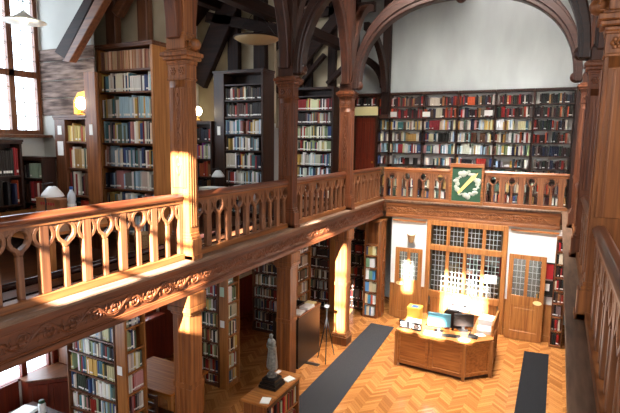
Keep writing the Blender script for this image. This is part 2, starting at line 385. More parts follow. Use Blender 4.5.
def bookcase(label, O, u, n, width, depth, z0, z1, shelves, mats, pals, case, ref, stiles=(), from_end=True, back=None, stile_w=0.04, group=None, ends=(0.035, 0.035), bargs=None, fillrows=None, name='bookcase', side_mat=None, over=0.02):
    """free-standing bookcase: front plane at b=0 (b negative = inside), a along u from 0 to width"""
    mz, mx = mats
    O = Vector(O); u = Vector(u); n = Vector(n)
    t = thing(name, label, 'bookcase', tuple(O + u * width / 2 - n * depth / 2 + Z3 * z0), group)
    for k, (a0, a1) in enumerate(((0, ends[0]), (width - ends[1], width))):
        b = MB(O, u, n); b.box(a0, a1, -depth, 0.012, z0, z1); b.build('side_panel', side_mat or mz, t, bevel=0.004)
    b = MB(O, u, n); b.box(ends[0], width - ends[1], -depth, -depth + 0.02, z0 + 0.02, z1 - 0.02); b.build('back_panel', back or mz, t)
    b = MB(O, u, n); b.box(-over, width + over, -depth - 0.005, 0.03, z1, z1 + 0.035); b.box(-over / 2, width + over / 2, -depth, 0.02, z1 - 0.03, z1); b.build('top_board', mx, t, bevel=0.004)
    pt = min(shelves) - 0.027
    if pt > z0 + 0.005:
        b = MB(O, u, n); b.box(ends[0], width - ends[1], -depth + 0.02, -0.01, z0, pt); b.build('plinth', mx, t)
    edges = [ends[0]] + [q for s_ in stiles for q in s_] + [width - ends[1]]
    for (s0, s1) in stiles:
        b = MB(O, u, n); b.box(s0, s1, -depth + 0.02, 0.006, z0, z1 - 0.03); b.build('upright', mz, t, bevel=0.003)
    zs = sorted(shelves)
    for zz in zs:
        b = MB(O, u, n)
        for i in range(0, len(edges), 2): b.box(edges[i], edges[i + 1], -depth + 0.02, -0.004, zz - 0.026, zz)
        b.build('shelf', mx, t)
    zz = zs + [z1 - 0.03]
    for i in range(len(zs)):
        row = len(zs) - 1 - i          # 0 = top shelf
        pal = pals[min(row, len(pals) - 1)] if isinstance(pals, list) and isinstance(pals[0], list) else pals
        if fillrows is not None and row not in fillrows: continue
        for e in range(0, len(edges), 2):
            kw = dict(bargs or {})
            if 'rows' in kw:
                rw = kw.pop('rows'); kw.update(rw.get(row, {}))
            nb = len(edges) // 2
            cs = case if nb == 1 else case + ', ' + ordinals[(nb - 1 - e // 2) if from_end else e // 2] + ' bay'
            fill(O, u, n, edges[e], edges[e + 1], zz[i], zz[i + 1] - zz[i] - 0.026, pal, cs, row, ref, from_end=from_end, **kw)
    return t
def card(label, O, u, n, a0, a1, c0, c1, mat=None, name='label_card', group=None, b0=0.0):
    b = MB(O, u, n); b.box(a0, a1, b0 + 0.001, b0 + 0.006, c0, c1); return b.build(name, mat or M['paper'], None, label, 'card', group)

FRONT = (0, -1, 0); EAST = (1, 0, 0)
# upper left gallery
BC1 = dict(rows={0: dict(tmin=.014, tmax=.026, hlo=.93, hhi=.97, gap=0, lab=0)}, dep=0.18, lab=0.8, gap=0.02)
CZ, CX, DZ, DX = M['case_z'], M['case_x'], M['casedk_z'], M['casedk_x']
bookcase('tall oak bookcase nearest the window, its top row all slim brown volumes', (-6.77, 5.77, 0), EAST, FRONT, 1.20, 0.43, GF, 6.37,
         [6.01, 5.67, 5.26, 4.86, 4.48, 4.12, 3.75, 3.38], (CZ, CX), [PAL_SLIM] + [PAL_LIGHT] * 7, 'bookcase beside sunlit column', 'hall end',
         bargs=BC1, ends=(0.04, 0.05), side_mat=M['honey_z'])
t = bookcase('low bookcase with cream and red books under the glowing amber lamp', (-7.10, 5.20, 0), EAST, FRONT, 0.72, 0.21, GF, 5.24,
         [4.88, 4.47, 4.05, 3.66, 3.34], (CZ, CX), [PAL_YEL, PAL_MIX, PAL_RED, PAL_DARK], 'the lamp bookcase', 'wide upright', bargs=dict(dep=0.15, lab=0.4), ends=(0.24, 0.02))
b = MB(); b.box(-6.378, -6.14, 5.18, 5.24, GF, 5.90); b.build('tall_upright', M['oak_z'], t, bevel=0.005)
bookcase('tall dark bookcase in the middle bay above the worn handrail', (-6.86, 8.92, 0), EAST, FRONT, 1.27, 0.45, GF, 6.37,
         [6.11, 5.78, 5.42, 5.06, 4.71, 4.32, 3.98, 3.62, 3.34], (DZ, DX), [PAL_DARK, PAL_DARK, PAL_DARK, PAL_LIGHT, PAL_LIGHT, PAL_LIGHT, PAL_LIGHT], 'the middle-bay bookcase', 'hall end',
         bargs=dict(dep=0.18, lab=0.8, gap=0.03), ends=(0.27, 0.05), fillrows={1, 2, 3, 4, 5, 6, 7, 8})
bookcase('low dark bookcase beside the white desk lamp in the middle bay', (-7.55, 8.85, 0), EAST, FRONT, 0.66, 0.24, GF, 5.3,
         [4.9, 4.5, 4.1, 3.7, 3.34], (DZ, DX), [PAL_DARK, PAL_BRO, PAL_DARK, PAL_DARK], 'the dark low bookcase', 'tall case', bargs=dict(dep=0.16, lab=0.4))
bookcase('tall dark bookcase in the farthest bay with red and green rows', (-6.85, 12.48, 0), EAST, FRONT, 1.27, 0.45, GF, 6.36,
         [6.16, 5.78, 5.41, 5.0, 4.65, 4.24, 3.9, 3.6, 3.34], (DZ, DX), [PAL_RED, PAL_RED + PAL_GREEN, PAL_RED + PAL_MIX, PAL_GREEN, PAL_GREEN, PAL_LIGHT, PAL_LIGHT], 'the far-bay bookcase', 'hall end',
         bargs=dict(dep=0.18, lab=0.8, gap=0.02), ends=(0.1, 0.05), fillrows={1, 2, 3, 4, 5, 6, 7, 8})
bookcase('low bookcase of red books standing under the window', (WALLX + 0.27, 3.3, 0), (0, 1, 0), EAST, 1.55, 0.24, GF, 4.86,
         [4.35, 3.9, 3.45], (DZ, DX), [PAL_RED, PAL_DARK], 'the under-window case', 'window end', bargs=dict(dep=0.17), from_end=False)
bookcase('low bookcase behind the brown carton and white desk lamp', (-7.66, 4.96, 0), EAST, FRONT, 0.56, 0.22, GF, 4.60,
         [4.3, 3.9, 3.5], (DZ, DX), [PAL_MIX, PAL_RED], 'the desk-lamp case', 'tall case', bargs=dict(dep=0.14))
# far gallery: one long run of white-backed shelving
FARZ = [5.97, 5.63, 5.29, 4.95, 4.61, 4.27, 3.93, 3.60, 3.32]
bx = [-4.98, -4.60, -3.60, -2.63, -1.63, -0.68, 0.27]
FPAL = [PAL_DARK + PAL_RED, PAL_DARK + PAL_RED, PAL_LIGHT + PAL_YEL, PAL_LIGHT + PAL_YEL + PAL_MIX, PAL_GREEN + PAL_LIGHT + PAL_LIGHT, PAL_DARK + PAL_LIGHT, PAL_MIX, PAL_MIX]
FPALR = [PAL_DARK] * 8
farnames = ['door', 'second', 'third', 'fourth', 'fifth', 'last']
fwhere = ['narrow end bay by the red door', 'bay beside the narrow end bay', 'bay above the tracery panels', 'bay above the green painting', 'bay one short of the arch foot', 'bay of dark bindings at the arch foot']
fcase = ['the door bay', 'the second bay', 'the third bay', 'the painting bay', 'the fifth bay', 'the dark bay']
for i in range(6):
    bookcase('far gallery bookcase, ' + fwhere[i], (bx[i] + 0.002, 14.42, 0), EAST, FRONT, bx[i + 1] - bx[i] - 0.004, 0.3, GF, 6.33, FARZ, (M['oakdk_z'], M['oakdk_x']),
             FPALR if i == 5 else FPAL, fcase[i] + ', far gallery', 'door', from_end=False, back=M['plaster'], over=0.0, bargs=dict(dep=0.19, tmin=.028, tmax=.06, hlo=.68, hhi=.93, gap=.05, lab=.2, rows={5: dict(gap=.3, hlo=.5, hhi=.8)}),
             ends=(0.02, 0.02), group='bays of the far gallery shelving')
bookcase('short shelf of dark books fixed over the red door', (-5.72, 14.42, 0), EAST, FRONT, 0.72, 0.3, 5.98, 6.33, [6.006], (M['oakdk_z'], M['oakdk_x']), [PAL_DARK], 'the shelf over the door', 'arch', bargs=dict(dep=.18), from_end=False, name='hanging_shelf')
# ground floor, left aisle: double cases with shelves on the end facing the hall
def low_case(y, x0, label, endlabel, case, pal, shelves_f, shelves_e, dep_e=0.42, post=0.2, x1=-5.55):
    bookcase(label, (x0, y, 0), EAST, FRONT, (x1 - post) - x0 - 0.003, 0.42, 0.0, 2.62, shelves_f, (M['case_z'], M['case_x']), pal, case, 'post', bargs=dict(dep=0.16, lab=0.7, gap=0.04, hlo=.74), from_end=True, ends=(0.035, 0.02), over=0.0)
    bookcase(endlabel, (x1, y + 0.0, 0), (0, 1, 0), EAST, dep_e, post - 0.012, 0.0, 2.62, shelves_e, (M['honey_z'], M['honey_x']), pal, 'end shelves, ' + case.replace('the ', ''), 'post', bargs=dict(dep=min(0.13, post - 0.07), lab=0.7, gap=0.03, hlo=.76), from_end=False, ends=(0.045, 0.03), over=0.0)
SHF = [2.17, 1.87, 1.57, 1.24, 0.92, 0.6, 0.28, 0.06]
SHE = [2.13, 1.76, 1.42, 1.08, 0.74, 0.4, 0.1]
low_case(5.0, -6.85, 'ground floor bookcase nearest the viewer, beside the window cupboard', 'end shelves facing the hall on the nearest ground floor bookcase', 'the cupboard-side bookcase', PAL_GREEN + PAL_LIGHT, SHF, SHE)
low_case(7.53, -6.85, 'ground floor bookcase behind the statue, green and cream bindings', 'end shelves behind the statue, red books on top', 'the statue bookcase', PAL_GREEN + PAL_MIX, SHF, SHE)
low_case(10.4, -6.85, 'ground floor bookcase behind the middle lower column', 'end shelves past the middle lower column above the dark carrel', 'the carrel bookcase', PAL_MIX, SHF, SHE, 0.75)
low_case(12.7, -6.6, 'ground floor bookcase deep in the aisle, orange and dark books', 'narrow end shelves hidden behind the sunlit lower column', 'the aisle bookcase', PAL_DARK + PAL_MIX, SHF, SHE, 0.3, 0.16)
bookcase('wall bookcase between sunlit column and brochure case', (-5.40, 13.18, 0), EAST, FRONT, 0.72, 0.3, 0.0, 2.75, [2.4, 2.05, 1.7, 1.35, 1.0, 0.65, 0.3, .06], (DZ, DX), [PAL_MIX, PAL_DARK], 'the corner bookcase', 'brochure case', bargs=dict(dep=.18))
bookcase('brochure case full of pale leaflets at the aisle end', (-4.66, 12.72, 0), EAST, FRONT, 0.42, 0.2, 0.0, 2.75, [2.1, 1.8, 1.45, 1.1, 0.75, 0.4, .06], (M['oak_z'], M['oak_x']), [PAL_MIX, PAL_GREEN] + [PAL_BRO] * 6, 'the brochure case', 'post', bargs=dict(dep=.12, tmin=.05, tmax=.11, lab=0, hlo=.75, gap=.0), name='brochure_case', fillrows={1, 2, 3, 4, 5, 6})
bookcase('tall open shelves of leaflets beside the white wall', (-4.20, 12.945, 0), (0, 1, 0), EAST, 0.25, 0.2, 0.0, 2.75, [2.25, 1.95, 1.6, 1.25, 0.9, 0.5, .06], (M['oak_z'], M['oak_x']), [PAL_BRO], 'the leaflet shelves', 'post', bargs=dict(dep=.12, tmin=.04, tmax=.09, lab=0, hlo=.7), from_end=False, fillrows={2, 3, 4, 5, 6}, name='leaflet_shelves')
bookcase('narrow bookcase of red and dark books between the white wall and the side gallery', (0.10, 12.95, 0), EAST, FRONT, 0.27, 0.2, 0.0, 2.70, [2.4, 2.08, 1.76, 1.44, 1.12, 0.78, 0.42, .06], (M['oak_z'], M['oak_x']), [PAL_RED + PAL_DARK], 'the narrow bookcase', 'wall', bargs=dict(dep=.14), from_end=False, ends=(0.02, 0.02), over=0.0)

# ------------------------------------------------------------------ structure of the gallery front
def vine(b, L, z0, z1, off, r=0.013):
    """running carved vine in the frame of b along a, on the plane b=off"""
    zc, A = (z0 + z1) / 2, (z1 - z0) * 0.34
    P = 0.54; N = int(L / 0.045)
    b.tube([(L * i / N, off, zc + A * math.sin(2 * math.pi * (L * i / N) / P)) for i in range(N + 1)], r, 5, 1, True)
    k = 0; a = P / 4
    while a < L - 0.1:
        sgn = 1 if k % 2 == 0 else -1
        cx_, cz_ = a + 0.02, zc - sgn * A * 0.25
        pts = []
        for i in range(15):                                   # curling tendril
            w = sgn * (2.6 - i * 0.48); rr = 0.125 - i * 0.0075
            pts.append((cx_ + rr * math.cos(w), off, cz_ + rr * 0.75 * math.sin(w)))
        b.tube(pts, [r * 0.95 - i * 0.0003 for i in range(15)], 5)
        for q in (-0.12, -0.05, 0.03, 0.11):                          # leaves
            lz = zc + sgn * A * (0.5 - abs(q) * 3)
            b.ball((a + q, off, lz), 0.045, (1.1, 0.28, 0.5), 6, 4)
            b.ball((a + q + 0.03, off, lz - sgn * 0.05), 0.03, (0.5, 0.3, 1.1), 6, 4)
        b.ball((cx_, off, cz_), 0.026, (1, 0.5, 1), 6, 4)
        a += P / 2; k += 1
def fascia(label, O, u, n, L, tone='oakmid_'):
    """gallery edge: fascia board, mouldings, ledge and carved vine; front plane b=0, n out to the hall"""
    O, u, n = Vector(O), Vector(u), Vector(n)
    ax = 'y' if abs(u.y) > 0.5 else 'x'
    t = thing('gallery_fascia', label, 'carved beam', tuple(O + u * L / 2 + Z3 * 2.86))
    b = MB(O, u, n); b.box(0, L, -0.16, -0.03, 2.86, 3.27); b.box(0, L, -0.16, 0.0, 2.86, 2.93); b.box(0, L, -0.16, 0.0, 3.19, 3.27)
    b.box(0, L, -0.16, -0.012, 2.93, 2.95); b.box(0, L, -0.16, -0.012, 3.17, 3.19); b.build('board', M[tone + ax], t, bevel=0.006)
    b = MB(O, u, n); b.box(0, L, -0.22, 0.04, 3.27, 3.30); b.box(0, L, -0.24, 0.06, 3.30, 3.335); b.build('ledge', M['ledge'], t, bevel=0.008)
    b = MB(O, u, n); vine(b, L - 0.1, 2.94, 3.19, -0.028, 0.015); b.build('carved_vine', M[tone + ax], t, smooth=True)
    return t
fascia('carved oak beam edging the gallery over the bookcases and statue', (XL - 0.0, 1.2, 0), (0, 1, 0), (1, 0, 0), YF - 1.2)
fascia('carved oak beam across the far end over the glazed screen', (XL + 0.07, YF, 0), (1, 0, 0), FRONT, 0.07 - XL, 'oak_')
fascia('carved oak beam and worn ledge below the nearest side balustrade', (0.215, 1.2, 0), (0, 1, 0), (-1, 0, 0), YF - 1.2)

def balustrade(label, P0, P1, n, pitch, wide, thin, first_wide=True, group='gallery balustrades', start=0.0, skip=None, rail_mat=None):
    P0, P1, n = Vector(P0), Vector(P1), Vector(n)
    u = (P1 - P0); L = u.length; u.normalize()
    ax = 'y' if abs(u.y) > 0.5 else 'x'
    t = thing('balustrade', label, 'balustrade', tuple((P0 + P1) / 2 + Z3 * 3.335), group)
    b = MB(P0, u, n); b.prism([(-0.042, 4.13), (0.042, 4.13), (0.045, 4.15), (0.058, 4.16), (0.062, 4.185), (0.05, 4.205), (0.025, RT), (-0.025, RT), (-0.05, 4.205), (-0.062, 4.185), (-0.058, 4.16), (-0.045, 4.15)], 0, L, 'bc')
    b.build('handrail', M['rail_' + ax] if not rail_mat else rail_mat, t, bevel=0.004)
    b = MB(P0, u, n); b.box(0, L, -0.04, 0.04, 4.10, 4.15); b.build('top_rail', M['oak_' + ax], t)
    b = MB(P0, u, n); b.box(0, L, -0.06, 0.06, 3.335, 3.42); b.build('bottom_rail', M['oak_' + ax], t, bevel=0.006)
    k = 0; a = start; rings = []
    while a < L + 0.01:
        w = (k % 2 == 0) == first_wide
        if 0.0 <= a <= L:
            lo, hi = max(0, a - (wide if w else thin) / 2), min(L, a + (wide if w else thin) / 2)
            b = MB(P0, u, n)
            if w: b.box(lo, hi, -0.036, 0.036, 3.42, 4.10)
            else:
                b.box(lo, hi, -0.026, 0.026, 3.42, 3.84)
                b.prism([(lo, 3.84), (hi, 3.84), (min(L, a + thin * 0.95), 3.90), (max(0, a - thin * 0.95), 3.90)], -0.026, 0.026)
            b.build('mullion' if w else 'baluster', M['spindle_z'], t, bevel=0.006)
            rings.append((a, w))
        a += pitch; k += 1
    b = MB(P0, u, n)
    for a, w in rings:
        R_ = pitch * 0.5; N = 14
        def oval(rx, rz, pt):
            out = []
            for i in range(N):
                q = 2 * math.pi * i / N - math.pi / 2
                x, z = math.cos(q), math.sin(q)
                x *= (1 - 0.12 * max(0, -z) ** 2)
                out.append((min(L, max(0, a + rx * x)), 3.995 + rz * z - (pt if i == 0 else 0)))
            return out
        b.strip(oval(R_ * 0.99, 0.125, 0.02), oval(R_ * 0.68, 0.086, 0.015), -0.033, 0.033)
    for i in range(len(rings) - 1):                             # spandrel fillets between the rings under the rail
        a = rings[i][0] + pitch / 2
        b.prism([(a - pitch * 0.3, 4.10), (a + pitch * 0.3, 4.10), (a + pitch * 0.1, 4.055), (a, 4.03), (a - pitch * 0.1, 4.055)], -0.03, 0.03)
    b.build('ring_tracery', M['spindle_z'], t, bevel=0.003)
    return t
BXL = -4.44
balustrade('sunlit oak balustrade nearest the viewer over the carved beam', (BXL, 1.4, 0), (BXL, 5.025, 0), (1, 0, 0), 0.2444, 0.10, 0.06, start=0.182)
balustrade('oak balustrade between the first and second columns', (BXL, 5.225, 0), (BXL, 7.855, 0), (1, 0, 0), 0.2444, 0.10, 0.06, start=0.12, first_wide=False)
balustrade('dark oak balustrade between the second and third columns', (BXL, 8.055, 0), (BXL, 10.635, 0), (1, 0, 0), 0.2444, 0.10, 0.06, start=0.12, first_wide=False)
balustrade('short oak balustrade between the third column and the corner', (BXL, 10.835, 0), (BXL, 13.14, 0), (1, 0, 0), 0.2444, 0.10, 0.06, start=0.1, first_wide=False)
balustrade('tracery balustrade along the far gallery beneath the long bookshelves', (-4.34, YF + 0.1, 0), (0.26, YF + 0.1, 0), FRONT, 0.2225, 0.135, 0.055, start=0.0)
balustrade('side balustrade rising beside the viewer, its outer face seen edge on', (0.375, 0.6, 0), (0.375, 5.025, 0), (-1, 0, 0), 0.2444, 0.10, 0.06, start=0.1)
balustrade('side balustrade past the nearest column of the side gallery', (0.375, 5.225, 0), (0.375, 7.855, 0), (-1, 0, 0), 0.2444, 0.10, 0.06, start=0.1, first_wide=False)
balustrade('side balustrade before the arch column of the side gallery', (0.375, 8.055, 0), (0.375, 10.635, 0), (-1, 0, 0), 0.2444, 0.10, 0.06, start=0.1, first_wide=False)
balustrade('side balustrade in the far corner of the side gallery', (0.375, 10.835, 0), (0.375, 13.14, 0), (-1, 0, 0), 0.2444, 0.10, 0.06, start=0.1, first_wide=False)

def quarter_brace(b, a0, z0, a1, z1, w, t0, t1, N=12):
    """curved brace in the plane ac from the foot (a0,z0) to the head (a1,z1)"""
    o, i_ = [], []
    for k in range(N + 1):
        q = math.pi / 2 * k / N
        x = a0 + (a1 - a0) * (1 - math.cos(q)); z = z0 + (z1 - z0) * math.sin(q)
        nx, nz = -math.cos(q), math.sin(q)
        sgn = 1 if a1 > a0 else -1
        o.append((x + sgn * nx * w * 0.5, z + nz * w * 0.5)); i_.append((x - sgn * nx * w * 0.5, z - nz * w * 0.5))
    b.strip(o, i_, t0, t1, closed=False)
def column(label, side, y, dark=False, w=0.30, d=0.19):
    """gallery column: side -1 = statue side (hall face at XL), +1 = viewer side (hall face at XR)"""
    xh = XL if side < 0 else XR
    u = (1, 0, 0)
    x0, x1 = (xh - w, xh) if side < 0 else (xh, xh + w)
    t = thing('gallery_column', label, 'column', ((x0 + x1) / 2, y + d / 2, 3.335), 'carved gallery columns', kind='thing')
    mz = M['oak_z'] if not dark else M['oakmid_z']  # farther columns take darker oak: their shade is put into the colour
    E_ = lambda b, g, c0, c1: b.box(x0 - g, x1 + g, y - g, y + d + g, c0, c1)
    b = MB(); P_ = lambda g, c0, c1: b.box(x0 - g, x1 + g, y - 0.002, y + d + 0.002, c0, c1); P_(0.05, 3.336, 3.62); P_(0.065, 3.336, 3.40); P_(0.03, 3.62, 3.66); P_(0.015, 3.66, 3.70); b.build('pedestal', mz, t, bevel=0.008)
    b = MB(); E_(b, 0.0, 3.70, 5.69); 
    b.box(x0 + .035, x1 - .035, y - 0.012, y, 4.3, 5.6)
    b.box(x0 + .07, x0 + .095, y - 0.02, y, 4.3, 5.58); b.box(x1 - .095, x1 - .07, y - 0.02, y, 4.3, 5.58)
    for q in (0.03, 0.075, 0.12):                                # moulded reeds on the hall face
        if side < 0: b.box(xh, xh + 0.014, y + q, y + q + 0.025, 3.78, 5.6)
        else: b.box(xh - 0.014, xh, y + q, y + q + 0.025, 3.78, 5.6)
    b.build('shaft', mz, t, bevel=0.008)
    b = MB(); E_(b, 0.012, 5.69, 5.715); E_(b, 0.004, 5.715, 5.88); E_(b, 0.014, 5.88, 5.90); b.build('necking', mz, t, bevel=0.004)
    b = MB((0, 0, 0), (1, 0, 0), FRONT); b.box(x0 + .03, x1 - .03, -y - .002, -y + .003, 4.3, 5.86)   # rosettes and leaf ornament in the band and on the shaft
    for cx_ in (x0 + 0.08, x1 - 0.08):
        for k in range(6):
            q = k * math.pi / 3
            b.ball((cx_ + 0.035 * math.cos(q), -y + 0.006, 5.80 + 0.035 * math.sin(q)), 0.02, (1, 0.6, 1), 6, 4)
        b.ball((cx_, -y + 0.008, 5.80), 0.016, (1, 0.8, 1), 6, 4)
    for k in range(4):
        zc = 5.50 - k * 0.30
        for sgn in (-1, 1):
            b.tube([((x0 + x1) / 2 + sgn * 0.045 * math.sin(q * 0.5), -y + 0.012, zc - 0.14 + q * 0.045) for q in range(7)], 0.007, 4)
        b.ball(((x0 + x1) / 2, -y + 0.012, zc), 0.024, (0.8, 0.5, 1.2), 6, 4)
    b.build('carved_trim', mz, t, smooth=True)
    b = MB(); E_(b, 0.02, 5.90, 5.94); E_(b, 0.055, 5.94, 5.985); E_(b, 0.075, 5.985, 6.04); E_(b, 0.04, 6.04, 6.07); b.build('capital', mz, t, bevel=0.01)
    b = MB(); b.box(x0 + 0.03, x1 - 0.03, y + 0.01, y + d - 0.01, 6.07, 8.3); b.box(x0, x1, y - 0.03, y + d + 0.02, 6.07, 6.24); b.box(x0 + 0.015, x1 - 0.015, y - .015, y + d + .01, 6.24, 6.28)
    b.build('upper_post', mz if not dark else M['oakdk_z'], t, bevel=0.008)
    xm = (x0 + x1) / 2
    for k, sg in enumerate((-1, 1)):
        b = MB((xm, y + d / 2, 0), (0, 1, 0), (1, 0, 0))
        quarter_brace(b, sg * (d / 2 + 0.01), 6.20, sg * 1.36, 8.2, 0.17, -0.09, 0.09)
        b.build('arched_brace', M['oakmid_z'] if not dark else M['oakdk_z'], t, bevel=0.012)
    # bracket towards the hall with a carved boss
    if dark: return t
    b = MB((xh, y + d / 2, 0), (1 if side < 0 else -1, 0, 0), (0, 1, 0))
    b.ball((0.06, 0, 6.13), 0.09, (1, 0.9, 0.9), 10, 7); b.tube([(0.03 + 0.05 * math.cos(q * .6), -0.085, 6.13 + 0.05 * math.sin(q * .6)) for q in range(10)], 0.014, 5)
    b.build('carved_boss', mz, t, smooth=True)
    return t
column('sunlit carved column beside the nearest balustrade', -1, COLY[0])
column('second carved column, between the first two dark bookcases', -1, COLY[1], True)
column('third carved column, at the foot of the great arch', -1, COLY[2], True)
column('broad carved column towering beside the viewer', 1, COLY[0], w=0.55)
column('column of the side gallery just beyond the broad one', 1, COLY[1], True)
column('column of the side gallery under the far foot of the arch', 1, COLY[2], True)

def arch(label, y, d=0.24, rise=1.75, z0=6.1, cat='roof arch'):
    x0, x1 = XL, XR; xc, hw = (x0 + x1) / 2, (x1 - x0) / 2
    t = thing('roof_arch', label, cat, (xc, y, z0), 'roof arches over the hall', kind='thing')
    def ell(a, c, N=40):
        out = []
        for i in range(N + 1):
            q = math.pi * i / N
            ex = 0.86
            x, z = math.cos(q), math.sin(q)
            out.append((xc - a * math.copysign(abs(x) ** ex, x), z0 + c * z ** ex))
        return out
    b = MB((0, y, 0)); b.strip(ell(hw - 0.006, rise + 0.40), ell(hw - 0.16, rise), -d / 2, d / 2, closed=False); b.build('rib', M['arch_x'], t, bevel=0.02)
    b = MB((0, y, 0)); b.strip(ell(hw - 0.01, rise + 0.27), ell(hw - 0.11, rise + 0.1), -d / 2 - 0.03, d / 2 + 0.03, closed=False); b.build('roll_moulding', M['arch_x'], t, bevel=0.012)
    for sx in (-1, 1):
        b = MB((0, y, 0)); xx = xc + sx * (hw - 0.12)
        b.ball((xc + sx * (hw - 0.115), 0, 6.185), 0.105, (1.0, 1.1, 1.0), 10, 6)
        b.build('corbel', M['oakdk_x'], t, bevel=0.01)
    b = MB((0, y, 0)); b.ball((xc, 0, z0 + rise + 0.02), 0.12, (1, 1.2, 1), 10, 6); b.build('boss', M['oakdk_x'], t, smooth=True)
    b = MB((0, y, 0)); b.box(x0 + .05, x1 - .05, -0.1, 0.1, z0 + rise + 0.38, z0 + rise + 0.72); b.build('tie_beam', M['timber_x'], t)
    return t
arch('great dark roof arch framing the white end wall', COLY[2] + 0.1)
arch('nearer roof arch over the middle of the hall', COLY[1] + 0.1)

# lower columns under the gallery beam
def lower_column(label, y, x1=XL - 0.03, w=0.30, d=0.26):
    x0 = x1 - w
    t = thing('lower_column', label, 'column', ((x0 + x1) / 2, y + d / 2, 0), 'columns under the gallery', kind='thing')
    E_ = lambda b, g, c0, c1: b.box(x0 - g, x1 + g, y - g, y + d + g, c0, c1)
    b = MB(); E_(b, 0.05, 0, 0.2); E_(b, 0.035, 0.2, 0.25); E_(b, 0.02, 0.25, 0.3); b.build('base', M['oak_z'], t, bevel=0.008)
    b = MB(); E_(b, 0, 0.3, 2.55); b.box(x0 + 0.09, x0 + 0.12, y - 0.014, y, 0.35, 2.5); b.box(x1 - 0.12, x1 - 0.09, y - 0.014, y, 0.35, 2.5); E_(b, 0.012, 1.48, 1.56); b.build('shaft', M['oak_z'], t, bevel=0.02)
    b = MB(); E_(b, 0.02, 2.55, 2.6); E_(b, 0.05, 2.6, 2.68); b.prism([(x0 - .05, 2.68), (x1 + .05, 2.68), (x1 + .05, 2.855), (x0 - .05, 2.855)], y - .05, y + d + .05); b.build('capital', M['oak_z'], t, bevel=0.01)
    return t
lower_column('lower column in front of the reading table', COLY[0])
lower_column('lower column directly behind the statue', COLY[1])
lower_column('lower column blazing with sunlight near the far screen', COLY[2])

# ------------------------------------------------------------------ left gallery: cross walls, roof timbers, windows
def cross_wall(name, y, x0, x1, zlo, ztop_at, mat):
    """plaster panel across the aisle from the outer wall up to the roof slope"""
    slope = lambda x: 7.25 + (x + 8.0) * (3.35 / 3.65)
    b = MB(); b.prism([(x0, zlo), (x1, zlo), (x1, min(ztop_at, slope(x1))), (x0, min(ztop_at, slope(x0)))], y, y + 0.07)
    return b.build(name, mat, kind='structure')
cross_wall('wall_bay_first', 6.24, WALLX, -5.62, 4.0, 9.4, M['cream'])
b = MB(); b.box(WALLX, -7.15, 5.425, 5.50, GF, 5.26); b.box(WALLX, -6.50, 5.44, 5.50, 5.26, 8.4); b.build('wall_bay_pier', M['pier'], kind='structure')
t = thing('timber_boarding', 'weathered wooden boarding on the end wall beside the window', 'boarding', (-7.2, 5.42, 5.285))
z = 5.285
for k, h in enumerate((0.28, 0.28, 0.30, 0.20)):
    b = MB(); b.box(WALLX + 0.01, -6.42, 5.415, 5.438, z + 0.006, z + h - 0.006); b.build('board', M['board'], t, bevel=0.006); z += h
cross_wall('wall_bay_second', 9.42, WALLX, -5.62, 5.3, 9.4, M['cream'])
cross_wall('wall_bay_third', 13.0, WALLX, -5.62, 5.3, 9.4, M['cream'])
def truss(y, label, dark, posts, brace, tie=True):
    T = M['timber_x'] if dark else M['case_x']; Tz = M['timber_z'] if dark else M['case_z']
    t = thing('roof_truss', label, 'roof timbers', (-6.6, y, 6.4), 'timber trusses of the side gallery', kind='thing')
    for (p0, p1) in posts:
        b = MB(); b.box(p0, p1, y, y + 0.14, 6.38, 7.25 + (p0 + 8) * 0.918); b.build('post', Tz, t, bevel=0.012)
    for (xa, za, xb, zb, w) in brace:
        b = MB((0, y - 0.16, 0)); dx, dz = xb - xa, zb - za; l = math.hypot(dx, dz); nx, nz = -dz / l * w / 2, dx / l * w / 2
        b.prism([(xa + nx, za + nz), (xb + nx, zb + nz), (xb - nx, zb - nz), (xa - nx, za - nz)], 0, 0.16); b.build('brace', T, t, bevel=0.015)
    if tie:
        b = MB(); b.box(WALLX, -4.62, y, y + 0.16, 8.35, 8.6); b.build('collar_beam', M['timber_x'], t, bevel=0.012)
    return tag(t, kind='structure')
truss(6.06, 'roof truss with thick sloping braces above the window bookcase', False, [(-6.88, -6.66), (-6.17, -5.96), (-5.3, -5.14)], [(-6.5, 6.9, -5.6, 7.9, 0.16)])
B1 = [(-7.20, 6.27), (-6.06, 7.40), (-5.90, 7.40), (-6.97, 6.15)]
B2 = [(-6.845, 6.09), (-5.66, 7.39), (-5.36, 7.43), (-6.69, 6.07)]
b = MB(); b.prism(B1, 5.33, 5.41); b.build('sloping_brace', M['timber_x'], None, 'dark sloping timber brace rising from the boarded wall', 'brace', kind='structure', bevel=0.01)
b = MB(); b.prism(B2, 5.20, 5.33); b.build('sloping_brace', M['case_x'], None, 'brown sloping timber brace rising from the boarded wall', 'brace', kind='structure', bevel=0.01)
truss(9.24, 'black roof truss over the middle dark bookcase', True, [(-6.73, -6.44), (-6.05, -5.75)], [(-7.5, 6.2, -6.2, 8.5, 0.5), (-7.2, 7.62, -4.7, 7.05, 0.22)])
truss(12.85, 'black roof truss above the far-bay bookcase', True, [(-6.7, -6.45), (-5.95, -5.72), (-5.25, -5.05)], [(-7.5, 6.3, -5.3, 8.6, 0.3), (-5.9, 6.5, -4.9, 7.4, 0.12), (-6.9, 6.4, -6.0, 7.3, 0.12)])
for k, (x, z) in enumerate(((-5.6, 7.55), (-6.9, 7.85))):
    b = MB(); b.box(x - 0.12, x + 0.12, 1.0, BACK - 0.05, z - 0.12, z + 0.12)
    b.build('purlin', M['timber_y'], None, ('lower dark roof purlin running the length of the side gallery', 'upper dark roof purlin nearest the outer wall')[k], 'beam', 'purlins', 'structure', bevel=0.015)
